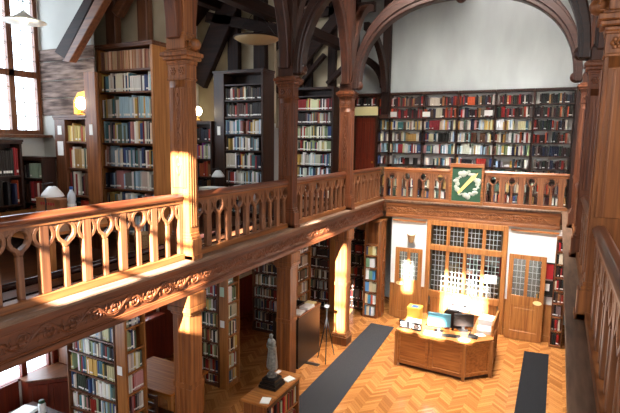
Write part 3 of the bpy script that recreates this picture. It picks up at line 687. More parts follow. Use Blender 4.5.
for k in range(10):
    y = 1.6 + k * 1.38
    b = MB((0, y, 0)); b.prism([(-7.7, 7.36), (-4.4, 10.39), (-4.4, 10.53), (-7.7, 7.5)], -0.06, 0.06); b.build('rafter', M['timber_x'], kind='structure')
# post and arched brace at the far corner, against the end wall
t = thing('wall_post', 'dark post with curved brace against the white end wall', 'post', (-4.70, 14.3, 5.6), kind='thing')
b = MB(); b.box(-4.81, -4.59, 14.18, 14.38, 5.72, 9.0); b.build('shaft', M['timber_z'], t, bevel=0.012)
b = MB(); b.box(-4.84, -4.56, 14.15, 14.38, 5.60, 5.72); b.build('foot', M['oakdk_z'], t, bevel=0.012)
b = MB((-4.7, 14.2, 0), (0, -1, 0), (1, 0, 0)); quarter_brace(b, 0.06, 6.35, 1.7, 7.9, 0.2, -0.08, 0.08); b.build('arched_brace', M['timber_y'], t, bevel=0.012)
b = MB((-4.7, 14.3, 0), (-1, 0, 0), (0, -1, 0)); quarter_brace(b, 0.08, 6.5, 1.3, 7.5, 0.2, -0.08, 0.08); b.build('arched_brace', M['timber_x'], t, bevel=0.012)

def leaded_window(name, label, O, u, n, a0, a1, c0, c1, mullions, transoms, frame=0.09, mat=None, lead=0.16, glassm=None, leadm=None, sill=True, kind='structure', parent=None, depth=0.08):
    mz = mat or M['case_z']
    O, u, n = Vector(O), Vector(u), Vector(n)
    t = parent or thing(name, label, 'window', tuple(O + u * (a0 + a1) / 2 + Z3 * c0), kind=kind)
    b = MB(O, u, n)
    b.box(a0, a0 + frame, -depth / 2, depth / 2, c0, c1); b.box(a1 - frame, a1, -depth / 2, depth / 2, c0, c1); b.box(a0 + frame, a1 - frame, -depth / 2, depth / 2, c1 - frame, c1); b.box(a0 + frame, a1 - frame, -depth / 2, depth / 2, c0, c0 + frame)
    b.build('window_frame', mz, t, bevel=0.005)
    for q in mullions:
        b = MB(O, u, n); b.box(q - 0.045, q + 0.045, -depth / 2, depth / 2, c0 + frame, c1 - frame); b.build('mullion', mz, t)
    for q in transoms:
        b = MB(O, u, n); b.box(a0 + frame, a1 - frame, -depth / 2, depth / 2, q - 0.05, q + 0.05); b.build('transom', mz, t)
    xs = [a0 + frame] + list(mullions) + [a1 - frame]
    zs = [c0 + frame] + list(transoms) + [c1 - frame]
    for i in range(len(xs) - 1):
        for j in range(len(zs) - 1):
            b = MB(O, u, n); b.box(xs[i], xs[i + 1], -0.004, 0.004, zs[j], zs[j + 1]); b.k = 1
            if lead:
                k = max(1, round((xs[i + 1] - xs[i]) / lead))
                for q in range(1, k):
                    x = xs[i] + (xs[i + 1] - xs[i]) * q / k; b.box(x - 0.006, x + 0.006, -0.01, 0.01, zs[j], zs[j + 1])
                k = max(1, round((zs[j + 1] - zs[j]) / (lead * 1.2)))
                for q in range(1, k):
                    zz = zs[j] + (zs[j + 1] - zs[j]) * q / k; b.box(xs[i], xs[i + 1], -0.01, 0.01, zz - 0.006, zz + 0.006)
            b.build('leaded_pane', [glassm or M['glass'], leadm or M['lead']], t)
    if sill:
        b = MB(O, u, n); b.box(a0 - 0.05, a1 + 0.05, 0.02, 0.26, c0 - 0.05, c0 - 0.005); b.build('window_sill', mz, t, bevel=0.006)
    return t
WO = (WALLX - 0.03, 0, 0)
leaded_window('window_2', 'tall leaded window in the side gallery with bright sky behind', WO, (0, 1, 0), EAST, 3.0, 5.42, 4.98, 7.35, [3.75, 4.33, 4.94], [5.93], 0.07, M['case_z'], 0.2)
leaded_window('window_3', 'gallery window of the middle bay behind the dark bookcase', WO, (0, 1, 0), EAST, 6.35, 8.35, 4.98, 7.35, [7.0, 7.7], [5.93], 0.07, M['case_z'], 0.2)
leaded_window('window_4', 'gallery window of the farthest bay', WO, (0, 1, 0), EAST, 9.5, 11.6, 4.98, 7.35, [10.2, 10.9], [5.93], 0.07, M['case_z'], 0.2)
leaded_window('window_5', 'ground floor window above the window cupboard', (WALLX - 0.05, 0, 0), (0, 1, 0), EAST, 3.0, 5.32, 0.93, 2.05, [3.9, 4.84], [], 0.045, M['red_z'], 0, sill=False)
leaded_window('window_6', 'small ground floor window beyond the nearest bookcase', WO, (0, 1, 0), EAST, 6.9, 7.86, 1.15, 2.3, [], [], 0.07, M['red_z'], 0)
area('sky_window_gallery', (WALLX - 0.4, 4.2, 6.2), (0, 4.2, 6.0), 2.2, 2.3, 90, (0.93, 0.96, 1), False)
area('sky_window_bench', (WALLX - 0.4, 4.2, 1.6), (0, 4.2, 1.0), 2.2, 1.0, 30, (0.93, 0.96, 1), False)
area('sky_window_middle', (WALLX - 0.4, 7.35, 6.2), (0, 7.35, 6.0), 1.9, 2.3, 30, (0.93, 0.96, 1), False)
area('sky_window_low', (WALLX - 0.4, 7.4, 1.8), (0, 7.4, 1.0), 0.9, 1.1, 3, (0.93, 0.96, 1), False)

# ground floor aisle wall panelling, window cupboard
t = thing('window_cupboard', 'red-brown panelled cupboard in the corner beside the ground floor window', 'cupboard', (-7.3, 5.1, 0))
CP = [(WALLX + .03, 4.74), (-7.50, 4.74), (-7.05, 5.20), (-6.95, 5.40), (WALLX + .03, 5.40)]
b = MB(); b.prism(CP, 0.0, 0.97, 'ab'); b.build('body', M['red_z'], t, bevel=0.005)
b = MB((-7.50, 4.72, 0), (.45, .46, 0), (.46, -.45, 0))
for k in range(2): b.strip([(.03 + k * .31, .1), (.31 + k * .31, .1), (.31 + k * .31, .9), (.03 + k * .31, .9)], [(.08 + k * .31, .16), (.26 + k * .31, .16), (.26 + k * .31, .84), (.08 + k * .31, .84)], -0.01, 0.018)
b.build('front_panelling', M['red_z'], t)
b = MB(); b.prism([(WALLX + .03, 4.72), (-7.48, 4.70), (-7.02, 5.17), (-6.92, 5.40), (WALLX + .03, 5.40)], 0.97, 1.0, 'ab'); b.build('cupboard_top', M['case_y'], t)
b = MB(); b.box(WALLX, WALLX + 0.028, -1.4, 4.7, 0.0, 0.97); b.box(WALLX, WALLX + 0.03, 5.34, 5.42, 1.0, 2.9); b.build('trim_window_panelling', M['red_z'], kind='structure')
b = MB(); b.box(WALLX + .001, WALLX + 0.5, 5.42, 5.47, 1.0, 2.95); b.build('trim_corner_panel', M['case_z'], kind='structure')
b = MB(); b.box(WALLX, WALLX + 0.03, 5.4, 12.9, 0.0, 1.1); b.box(WALLX, WALLX + 0.05, 5.4, 12.9, 1.06, 1.12); b.build('trim_left_dado', M['red_z'], kind='structure')
b = MB(); b.box(WALLX, WALLX + 0.04, 7.95, 12.9, 1.1, 2.9); b.build('trim_left_panelling', M['red_z'], kind='structure')
b = MB(); b.box(-7.7, -4.7, 13.5, 13.6, 0, 2.98); b.build('wall_aisle_end', M['oakdk_z'], kind='structure')

# ------------------------------------------------------------------ far wall under the gallery: screen, doors, white walls
WY = YF + 0.06
b = MB(); b.box(-4.05, -3.06, WY, WY + 0.12, 0.92, 2.85); b.box(-1.0, 0.36, WY, WY + 0.12, 0.92, 2.85); b.build('wall_far', M['plaster'], kind='structure')
b = MB(); b.box(-4.05, -3.06, WY - 0.015, WY + 0.12, 0, 0.92); b.box(-1.0, 0.36, WY - 0.015, WY + 0.12, 0, 0.92)
for x0, x1 in ((-4.05, -3.06), (-1.0, 0.36)): b.box(x0, x1, WY - 0.035, WY, 0.90, 0.96); b.box(x0, x1, WY - 0.03, WY, 0, 0.16)
for x in (-4.0, -3.75, -0.95, -0.1): b.box(x, x + 0.06, WY - 0.028, WY, 0.16, 0.9)
b.build('trim_far_dado', M['honey_z'], kind='structure')
for k, (x0, x1) in enumerate(((-4.02, -3.1), (-0.95, 0.14))):
    b = MB(); b.box(x0, x1, YF - 0.0, WY, 2.76, 2.80); b.build('lit_soffit_strip', M['honey_x'], None, ('pale strip above the door with the wall basket, painting the lit beam underside', 'pale strip above the door with the framed red notice, painting the lit beam underside')[k], 'rail', 'pale strips above the doors')  # strips put the light on the beam's underside into colour
# lobby behind the glass
b = MB(); b.box(-4.05, 0.36, BACK - 0.06, BACK - 0.01, 0, 2.98); b.build('wall_lobby', M['cream'], kind='structure')
t = thing('glazed_screen', 'oak screen of leaded panes between the two doors behind the desk', 'glazed screen', (-2.03, WY, 0))
SX0, SX1 = -3.06, -1.0
FO = (0, WY - 0.02, 0)
b = MB(FO, EAST, FRONT)
b.box(SX0, SX0 + 0.12, -0.07, 0.05, 0, 2.86); b.box(SX1 - 0.12, SX1, -0.07, 0.05, 0, 2.86); b.box(SX0 + .12, SX1 - .12, -0.07, 0.05, 2.72, 2.86); b.box(SX0 + .12, SX1 - .12, -0.07, 0.05, 2.04, 2.20); b.box(SX0 + .12, SX1 - .12, -0.07, 0.05, 0.74, 0.92); b.box(SX0 + .12, SX1 - .12, -0.07, 0.04, 0, 0.16)
b.build('frame', M['honey_z'], t, bevel=0.008)
cw = (SX1 - SX0 - 0.24) / 4
for i in range(1, 4):
    b = MB(FO, EAST, FRONT); x = SX0 + 0.12 + cw * i; b.box(x - 0.045, x + 0.045, -0.06, 0.04, 0.16, 2.72); b.build('mullion', M['honey_z'], t, bevel=0.006)
for i in range(4):
    x0 = SX0 + 0.12 + cw * i + 0.045; x1 = x0 + cw - 0.09
    b = MB(FO, EAST, FRONT); b.box(x0, x1, -0.03, 0.0, 0.16, 0.74); b.strip([(x0, .16), (x1, .16), (x1, .74), (x0, .74)], [(x0 + .05, .21), (x1 - .05, .21), (x1 - .05, .69), (x0 + .05, .69)], 0, 0.018); b.build('lower_panel', M['honey_z'], t)
    for (c0, c1, rows) in ((0.92, 2.04, 8), (2.20, 2.72, 4)):
        b = MB(FO, EAST, FRONT); b.box(x0, x1, -0.024, -0.018, c0, c1); b.k = 1
        for q in range(1, 4):
            x = x0 + (x1 - x0) * q / 4; b.box(x - 0.007, x + 0.007, -0.03, -0.008, c0, c1)
        for q in range(1, rows):
            zz = c0 + (c1 - c0) * q / rows; b.box(x0, x1, -0.03, -0.008, zz - 0.007, zz + 0.007)
        b.build('leaded_pane', [M['glass_old'], M['lead']], t)
b = MB(FO, EAST, FRONT); b.box(-1.50, -1.2, 0.045, 0.05, 1.32, 1.55); b.build('notice_sheet', M['paper'], None, 'white sheet of paper fixed to the glazed screen', 'notice')
for k, (x, w, c0, c1) in enumerate(((-2.2, .42, 1.0, 1.75), (-1.7, .35, 1.05, 1.9), (-1.2, .3, 1.2, 1.8), (-2.75, .3, .9, 1.6))):
    b = MB(); b.box(x - w / 2, x + w / 2, BACK - 0.30, BACK - 0.27, c0, c1); b.box(x - w / 2 + .04, x + w / 2 - .04, BACK - 0.305, BACK - 0.30, c0 + .05, c1 - .3)
    b.build('notice_board', M['red'] if k < 3 else M['paper'], None, ('wide red notice board behind the second pane of the screen', 'tall red notice board behind the third pane of the screen', 'narrow red notice board behind the last pane of the screen', 'pale notice board behind the first pane of the screen')[k], 'notice board', 'notice boards behind the glass')
def door_leaf(name, label, O, u, n, W, H, swing_hang):
    O, u, n = Vector(O), Vector(u).normalized(), Vector(n).normalized()
    t = thing(name, label, 'door', tuple(O + u * W / 2), None, 'structure')
    b = MB(O, u, n); f = 0.11
    b.box(0, f, -0.022, 0.022, 0.02, H); b.box(W - f, W, -0.022, 0.022, 0.02, H); b.box(f, W - f, -0.022, 0.022, H - f, H); b.box(f, W - f, -0.022, 0.022, 0.02, 0.24); b.box(f, W - f, -0.022, 0.022, 0.92, 1.16); b.box(W / 2 - .04, W / 2 + .04, -0.022, 0.022, 1.16, H - f)
    b.build('door_frame', M['honey_z'], t, bevel=0.005)
    b = MB(O, u, n); b.box(f, W - f, -0.012, 0.012, 0.24, 0.92); b.box(f + .08, W - f - .08, -0.018, 0.018, 0.32, 0.84); b.build('lower_panel', M['honey_z'], t, bevel=0.004)
    for (x0, x1) in ((f, W / 2 - .04), (W / 2 + .04, W - f)):
        b = MB(O, u, n); b.box(x0, x1, -0.003, 0.003, 1.16, H - f); b.k = 1
        for q in range(1, 3): x = x0 + (x1 - x0) * q / 3; b.box(x - .006, x + .006, -0.01, 0.01, 1.16, H - f)
        for q in range(1, 6): zz = 1.16 + (H - f - 1.16) * q / 6; b.box(x0, x1, -0.01, 0.01, zz - .006, zz + .006)
        b.build('leaded_pane', [M['glass_old'], M['lead']], t)
    b = MB(O, u, n); a = W - 0.14 if swing_hang > 0 else 0.14
    b.prism([(a + .10 * math.cos(2 * math.pi * i / 16), 1.03 + .055 * math.sin(2 * math.pi * i / 16)) for i in range(16)], 0.022, 0.032); b.build('finger_plate', M['cream_paper'], t)
    b = MB(O, u, n); b.tube([(a - .02, 0.03, 1.12), (a - .02, 0.065, 1.14), (a - .02, 0.065, 1.24), (a - .02, 0.03, 1.26)], 0.01, 6); b.build('door_handle', M['brass'], t)
    return t
door_leaf('door_1', 'half-glazed oak door below the wall basket', (-3.87, WY - 0.16, 0), (1, 0.02, 0), (0.02, -1, 0), 0.74, 2.04, -1)
door_leaf('door_2', 'half-glazed oak door in front of the white wall with a red notice', (-0.93, WY - 0.20, 0), (1, -0.03, 0), (-.03, -1, 0), 0.85, 2.2, 1)
t = thing('framed_notice', 'framed red notice over a black panel, partly behind the open door', 'framed picture', (-0.02, WY - 0.02, 1.2))
b = MB(FO, EAST, FRONT); b.strip([(-.2, 1.18), (.11, 1.18), (.11, 2.04), (-.2, 2.04)], [(-.17, 1.21), (.08, 1.21), (.08, 2.01), (-.17, 2.01)], 0.0, 0.04); b.build('frame', M['black'], t)
b = MB(FO, EAST, FRONT); b.box(-.17, .08, 0.0, 0.012, 1.62, 2.01); b.build('red_sheet', M['red'], t)
b = MB(FO, EAST, FRONT); b.box(-.17, .08, 0.0, 0.012, 1.21, 1.58); b.k = 1; b.box(-.1, .02, 0.012, 0.016, 1.32, 1.5); b.build('black_sheet', [M['black'], M['paper']], t)
# wall basket light
t = thing('wall_basket', 'woven basket sconce with white top on the white wall over the door', 'wall light', (-3.46, WY - 0.1, 2.25))
b = MB((-3.46, WY - 0.13, 0)); b.lathe((0, 0), [(0.06, 2.20), (0.115, 2.42), (0.12, 2.42), (0.10, 2.40)], 14); b.build('basket', M['wicker'], t)
b = MB((-3.46, WY - 0.13, 0)); b.ball((0, 0, 2.46), 0.09, (1, 1, 1.2), 12, 8); b.build('lamp_shade', M['shade_glow'], t, smooth=True)
b = MB((-3.46, WY - 0.13, 0)); b.box(-0.02, 0.02, 0.1, 0.13, 2.3, 2.4); b.tube([(0, 0.11, 2.34), (0, 0.05, 2.3)], 0.012, 6); b.build('bracket', M['brass'], t)

# red door, yellow sign at the far corner of the gallery
t = thing('door_3', 'dark red panelled door at the far end of the gallery', 'door', (-5.36, 14.4, GF), None, 'structure')
b = MB((0, 14.42, 0), EAST, FRONT); b.box(-5.66, -5.02, -0.05, 0.0, GF, 5.64); b.build('door_leaf', M['red_z'], t)
b = MB((0, 14.42, 0), EAST, FRONT); b.strip([(-5.72, GF), (-5.72, 5.70), (-4.99, 5.70), (-4.99, GF)], [(-5.66, GF), (-5.66, 5.64), (-5.04, 5.64), (-5.04, GF)], -0.05, 0.03, closed=False); b.build('door_frame', M['oakdk_z'], t)
for i in range(4):
    b = MB((0, 14.42, 0), EAST, FRONT); x = -5.62 + i * 0.15; b.box(x, x + 0.11, 0, 0.012, 3.45, 4.4); b.box(x, x + 0.11, 0, 0.012, 4.55, 5.5); b.build('panel', M['red_z'], t, bevel=0.004)
b = MB((0, 14.42, 0), EAST, FRONT); b.ball((-5.1, 0.04, 4.3), 0.035); b.build('door_knob', M['brass'], t)
b = MB(); b.box(0.28, 0.62, 14.36, 14.76, GF, 6.4); b.build('trim_far_return', M['oakdk_z'], kind='structure')
b = MB(); b.box(-5.72, -4.98, 14.45, 14.7, 5.7, 5.98); b.build('trim_door_head', M['oakdk_x'], kind='structure')
b = MB((0, 14.37, 0), EAST, FRONT); b.box(-5.70, -4.95, 0, 0.02, 5.71, 5.97); b.build('yellow_sign', M['cream_paper'], None, 'pale yellow sign board above the red door', 'sign')
for k, (x, w, zc, lb) in enumerate(((-4.47, .2, 5.73, 'white shelf notice beside the dark wall post'), (-3.50, .22, 5.72, 'white shelf notice between the second and third bays'), (-1.80, .22, 5.74, 'white shelf notice in the bay above the green painting'))):
    card(lb, (0, 14.40, 0), EAST, FRONT, x - w / 2, x + w / 2, zc - 0.07, zc + 0.08, name='shelf_notice', b0=0.02, group='white notices on the far shelving')

# painting on the far balustrade
t = thing('framed_picture', 'oak framed green panel with a pale ring and golden diagonal, hung on the far balustrade', 'painting', (-2.09, 13.1, 3.3))
b = MB((0, YF - 0.01, 0), EAST, FRONT); b.strip([(-2.51, 3.34), (-1.66, 3.34), (-1.66, 4.40), (-2.51, 4.40)], [(-2.45, 3.42), (-1.72, 3.42), (-1.72, 4.30), (-2.45, 4.30)], -0.03, 0.05); b.build('frame', M['oak_x'], t, bevel=0.006)
b = MB((0, YF - 0.01, 0), EAST, FRONT); b.box(-2.46, -1.71, -0.02, 0.01, 3.41, 4.31); b.build('green_ground', M['green'], t)
b = MB((-2.08, YF - 0.01, 3.87), EAST, FRONT)
for i in range(26):
    q = 2 * math.pi * i / 26
    if 0.55 < q < 0.85: continue
    r = 0.265 + 0.03 * math.sin(i * 2.3)
    b.ball((r * math.cos(q), 0.012, r * 1.12 * math.sin(q)), 0.065 + 0.02 * math.sin(i * 1.7), (1.0, 0.15, 0.8 + 0.3 * math.sin(i)), 7, 4)
b.build('pale_wreath', plain('pale_relief', (150, 152, 140), 0.7), t, smooth=True)
b = MB((-2.08, YF - 0.01, 3.87), EAST, FRONT); b.prism([(-0.23, -0.22), (-0.19, -0.27), (0.20, 0.16), (0.27, 0.30), (0.12, 0.22)], 0.012, 0.026); b.build('gold_band', plain('pale_gold', (196, 170, 100), 0.6), t)

# ------------------------------------------------------------------ reception desk
t = thing('reception_desk', 'oak reception desk with a canted corner, crowded with screens and papers', 'desk', (-1.9, 10.9, 0))
OUT = [(-2.93, 10.22), (-1.46, 10.13), (-0.98, 10.60), (-0.99, 11.95), (-1.42, 11.95), (-1.42, 10.82), (-1.62, 10.68), (-2.46, 10.72), (-2.46, 11.5), (-2.93, 11.5)]
def inset(poly, d):
    k = len(poly); out = []
    for i in range(k):
        p0, p1, p2 = Vector(poly[i - 1]), Vector(poly[i]), Vector(poly[(i + 1) % k])
        e1, e2 = (p1 - p0).normalized(), (p2 - p1).normalized()
        n1, n2 = Vector((-e1.y, e1.x)), Vector((-e2.y, e2.x)); nn = (n1 + n2); nn = nn / max(0.3, nn.length_squared / 2)
        out.append(tuple(p1 + nn * d))
    return out
b = MB(); b.prism(inset(OUT, 0.03), 0.06, 0.80, 'ab'); b.build('body', M['honey_x'], t)
b = MB(); b.prism(inset(OUT, 0.07), 0.0, 0.06, 'ab'); b.build('plinth', M['oakdk_x'], t)
b = MB(); b.prism(inset(OUT, -0.02), 0.80, 0.84, 'ab'); b.build('desk_top', M['honey_x'], t, bevel=0.006)
def panel_between(p, q, k):
    p, q = Vector((p[0], p[1], 0)), Vector((q[0], q[1], 0)); u = (q - p).normalized(); n = Vector((u.y, -u.x, 0)); L = (q - p).length
    for i in range(k):
        a0, a1 = L * i / k + 0.02, L * (i + 1) / k - 0.02
        b = MB(p, u, n); b.strip([(a0, .08), (a1, .08), (a1, .78), (a0, .78)], [(a0 + .06, .15), (a1 - .06, .15), (a1 - .06, .71), (a0 + .06, .71)], -0.03, 0.0); b.build('front_panel', M['honey_x'], t, bevel=0.005)
panel_between(OUT[0], OUT[1], 2); panel_between(OUT[1], OUT[2], 1); panel_between(OUT[2], OUT[3], 2)
for (x, y) in OUT[:3]:
    b = MB(); b.box(x - .035, x + .035, y - .03, y + .04, 0, 0.80); b.build('corner_post', M['honey_z'], t, bevel=0.005)
# raised screen on the viewer's side of the desk
b = MB(); b.box(-1.02, -0.985, 10.75, 11.9, 0.84, 1.08); b.build('counter_screen', M['honey_x'], t)
def monitor(label, x, y, rz, w, h, lit, name='computer_monitor'):
    u = (math.cos(rz), math.sin(rz), 0); n = (math.sin(rz), -math.cos(rz), 0)
    t = thing(name, label, 'monitor', (x, y, 0.842), 'computer monitors on the desk')
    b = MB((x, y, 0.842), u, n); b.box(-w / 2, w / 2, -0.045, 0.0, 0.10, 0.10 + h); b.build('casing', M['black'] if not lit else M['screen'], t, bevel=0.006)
    b = MB((x, y, 0.842), u, n); b.box(-w / 2 + .02, w / 2 - .02, 0.0, 0.004, 0.12, 0.08 + h); b.build('screen', lit or M['dark'], t)
    b = MB((x, y, 0.842), u, n); b.prism([(-.11, -.09), (.11, -.09), (.09, .07), (-.09, .07)], 0, 0.015, 'ab'); b.box(-.03, .03, -.05, -.02, 0.015, 0.14); b.build('stand', M['black'], t)
    return t
monitor('computer monitor with a glowing pale blue back', -2.08, 10.52, 0.15, 0.48, 0.30, M['screen'])
monitor('black computer monitor tilted beside the pale blue one', -1.60, 10.78, 0.35, 0.42, 0.28, None)
t = thing('keyboard', 'dark keyboard among papers on the desk', 'keyboard', (-1.78, 10.36, 0.842))
b = MB((-1.78, 10.36, 0.842), (1, .25, 0), (-.25, 1, 0)); b.box(-.2, .2, -.07, .07, 0, .018); b.build('tray', M['black'], t, bevel=.004)
for r in range(4):
    b = MB((-1.78, 10.36, 0.86), (1, .25, 0), (-.25, 1, 0))
    for c in range(11): b.box(-.19 + c * .034, -.162 + c * .034, -.06 + r * .03, -.036 + r * .03, 0, .006)
    b.build('key_row', M['dark'], t)
t = thing('cardboard_box', 'yellow cardboard box with a blue label at the back of the desk', 'box', (-2.74, 11.1, 0.842))
b = MB((-2.74, 11.0, 0.842)); b.box(-.15, .15, -.13, .13, 0, .26); b.box(-.16, .16, -.14, .14, .26, .31); b.build('carton', M['yellow'], t, bevel=.006)
b = MB((-2.74, 11.0, 0.842)); b.box(-.07, .09, -.1, .06, .311, .315); b.build('blue_label', M['blue'], t)
t = thing('desk_sign', 'small black sign with white lettering standing on the front edge of the desk', 'sign', (-2.66, 10.33, .842))
b = MB((-2.66, 10.34, .842), (1, -.06, 0), (-.06, -1, 0)); b.box(-.25, -.02, -.01, .01, 0, .17); b.box(.02, .25, -.01, .01, 0, .15); b.box(-.25, .25, -.03, .03, 0, .012); b.build('board', M['black'], t)
b = MB((-2.66, 10.34, .842), (1, -.06, 0), (-.06, -1, 0))
for k in range(3): b.box(-.22, -.1, .01, .013, .04 + k * .04, .058 + k * .04)
b.strip([(.05, .03), (.22, .03), (.22, .12), (.05, .12)], [(.07, .045), (.2, .045), (.2, .105), (.07, .105)], .01, .013); b.box(.1, .17, .01, .013, .06, .09); b.build('lettering', M['paper'], t)
def sheet(label, x, y, z, w, d, rz, mat=None, h=0.004, group='papers on the desk', name='paper_sheet', cat='paper'):
    b = MB((x, y, z), (math.cos(rz), math.sin(rz), 0), (-math.sin(rz), math.cos(rz), 0)); b.box(-w / 2, w / 2, -d / 2, d / 2, 0, h)
    return b.build(name, mat or M['paper'], None, label, cat, group)
DZ_ = 0.842
sheet('sunlit white papers at the middle of the desk front', -2.16, 10.30, DZ_, .34, .18, .05, h=.02)
sheet('white paper stack beside the desk sign', -2.62, 10.52, DZ_, .22, .16, .3, h=.03)
sheet('loose paper at the canted desk corner', -1.24, 10.72, DZ_, .2, .15, .6)
sheet('loose paper in front of the desk telephone', -1.50, 10.27, DZ_, .2, .16, -.2)
sheet('thick paper pile on the side counter nearest the viewer', -1.2, 10.98, DZ_, .28, .3, .1, h=.07)
sheet('thick paper pile on the side counter nearest the door', -1.2, 11.55, DZ_, .3, .4, -.1, h=.13)
sheet('grey folder lying between the two paper piles', -1.22, 11.24, DZ_, .22, .1, .1, plain('grey_card', (140, 146, 156), .6), .03)
sheet('white document tray behind the pale monitor', -2.68, 10.72, DZ_, .3, .2, 0, M['plastic_white'], .08, name='document_tray', cat='tray')
t = thing('desk_telephone', 'dark desk telephone near the canted corner', 'telephone', (-1.36, 10.50, DZ_))
b = MB((-1.36, 10.50, DZ_)); b.prism([(-.1, 0), (.1, 0), (.1, .03), (-.1, .06)], -.08, .08); b.build('base', M['black'], t, bevel=.004)
b = MB((-1.36, 10.50, DZ_)); b.tube([(-.07, -.07, .075), (-.06, -.07, .09), (-.06, .07, .09), (-.07, .07, .075)], .016, 6); b.build('handset', M['dark'], t)
# office chair and printer table behind the desk
t = thing('office_chair', 'dark office chair behind the desk', 'chair', (-1.95, 11.25, 0))
b = MB((-1.95, 11.25, 0)); b.box(-.24, .24, -.22, .22, .44, .51); b.build('seat', M['dark'], t, bevel=.03)
b = MB((-1.95, 11.25, 0)); b.prism([(-.2, .6), (.2, .6), (.22, .98), (.12, 1.06), (-.12, 1.06), (-.22, .98)], .2, .26); b.build('backrest', M['dark'], t, bevel=.02)
b = MB((-1.95, 11.25, 0)); b.tube([(0, .1, .44), (0, .24, .46), (0, .27, .7)], .02, 6); b.lathe((0, 0), [(.03, .1), (.03, .44)], 10); b.build('column', M['black'], t)
for k in range(5):
    q = 2 * math.pi * k / 5
    b = MB((-1.95, 11.25, 0)); b.tube([(0, 0, .12), (.27 * math.cos(q), .27 * math.sin(q), .07)], .022, 6); b.ball((.27 * math.cos(q), .27 * math.sin(q), .035), .035, (1, 1, 1), 8, 5); b.build('foot', M['black'], t)
t = thing('printer', 'white office printer on a stand before the glazed screen', 'printer', (-1.85, 12.55, 0))
b = MB((-1.85, 12.55, 0)); b.box(-.45, .45, -.25, .25, .68, .72); b.box(-.43, -.39, -.22, .22, 0, .68); b.box(.39, .43, -.22, .22, 0, .68); b.build('stand', M['honey_x'], t)
b = MB((-1.85, 12.55, .72)); b.box(-.38, .1, -.22, .22, 0, .26); b.prism([(-.36, .26), (.08, .26), (.04, .33), (-.3, .33)], -.2, .2); b.build('housing', M['plastic_white'], t, bevel=.015)
b = MB((-1.85, 12.55, .72)); b.box(-.3, .02, -.32, -.22, .06, .08); b.build('paper_tray', M['plastic_white'], t)
b = MB((-1.85, 12.55, .72)); b.box(-.34, .06, -.224, -.22, .15, .2); b.build('slot', M['dark'], t)
sheet('tall white paper pile next to the printer', -1.58, 12.55, .722, .22, .3, .1, h=.2, group='papers by the printer')

# ------------------------------------------------------------------ floor pieces
b = MB(); b.prism([(-4.16, 7.1), (-3.33, 7.1), (-3.62, 12.35), (-4.27, 12.35)], 0.0, 0.012, 'ab'); b.build('runner_rug', M['runner'], None, 'long dark grey runner carpet along the arcade', 'rug', bevel=.004)
b = MB(); b.prism([(-0.40, 8.7), (0.12, 8.7), (0.12, 12.45), (-0.41, 12.38)], 0.0, 0.012, 'ab'); b.build('floor_mat', M['mat'], None, 'black floor mat in front of the door with the red notice', 'mat', bevel=.004)
b = MB(); b.box(-4.95, -4.42, 9.32, 9.44, 0.0, 0.006); b.build('floor_grille', M['dark'], None, 'narrow dark floor grating between the column and the runner', 'grating')

# statue bookcase
SBX0, SBX1, SBY0, SBY1 = -4.07, -3.66, 5.92, 7.0
t = thing('low_bookcase', 'low oak bookcase carrying the statue', 'bookcase', (-3.87, 6.46, 0))
b = MB(); b.box(SBX0, SBX1, SBY0, SBY0 + .04, 0, .96); b.build('side_panel', M['oak_z'], t, bevel=.005)
b = MB(); b.box(SBX0, SBX1, SBY1 - .04, SBY1, 0, .96); b.build('side_panel', M['oak_z'], t, bevel=.005)
b = MB(); b.box(SBX0, SBX0 + .02, SBY0 + .04, SBY1 - .04, 0, .96); b.build('back_panel', M['oak_z'], t)
b = MB(); b.box(SBX0 - .03, SBX1 + .03, SBY0 - .03, SBY1 + .03, .96, 1.0); b.build('top_board', M['honey_x'], t, bevel=.006)
for zz in (.1, .54):
    b = MB(); b.box(SBX0 + .02, SBX1 - .01, SBY0 + .04, SBY1 - .04, zz - .025, zz); b.build('shelf', M['oak_y'], t)
b = MB(); b.box(SBX1 - .01, SBX1 + .012, SBY0 + .04, SBY1 - .04, .88, .96); b.build('carved_rail', M['oakdk_y'], t, bevel=.004)
fill((SBX1, SBY0, 0), (0, 1, 0), EAST, .05, SBY1 - SBY0 - .05, .54, .34, PAL_RED + PAL_MIX, 'the low statue bookcase', 0, 'near end', dep=.2, tmin=.03, tmax=.055, lab=.2)
fill((SBX1, SBY0, 0), (0, 1, 0), EAST, .05, SBY1 - SBY0 - .05, .10, .40, PAL_RED + PAL_MIX, 'the low statue bookcase', 1, 'near end', dep=.2, tmin=.03, tmax=.055, lab=.2)
sheet('white leaflets on the near corner of the low bookcase', -3.73, 6.02, 1.0, .14, .17, .3, h=.012, group='papers around the statue')
sheet('white leaflets behind the statue on the low bookcase', -3.75, 6.78, 1.0, .14, .17, -.3, h=.015, group='papers around the statue')
sheet('pale leaflet beside the far end of the low bookcase top', -4.03, 6.92, 1.0, .06, .1, .0, h=.01, group='papers around the statue')
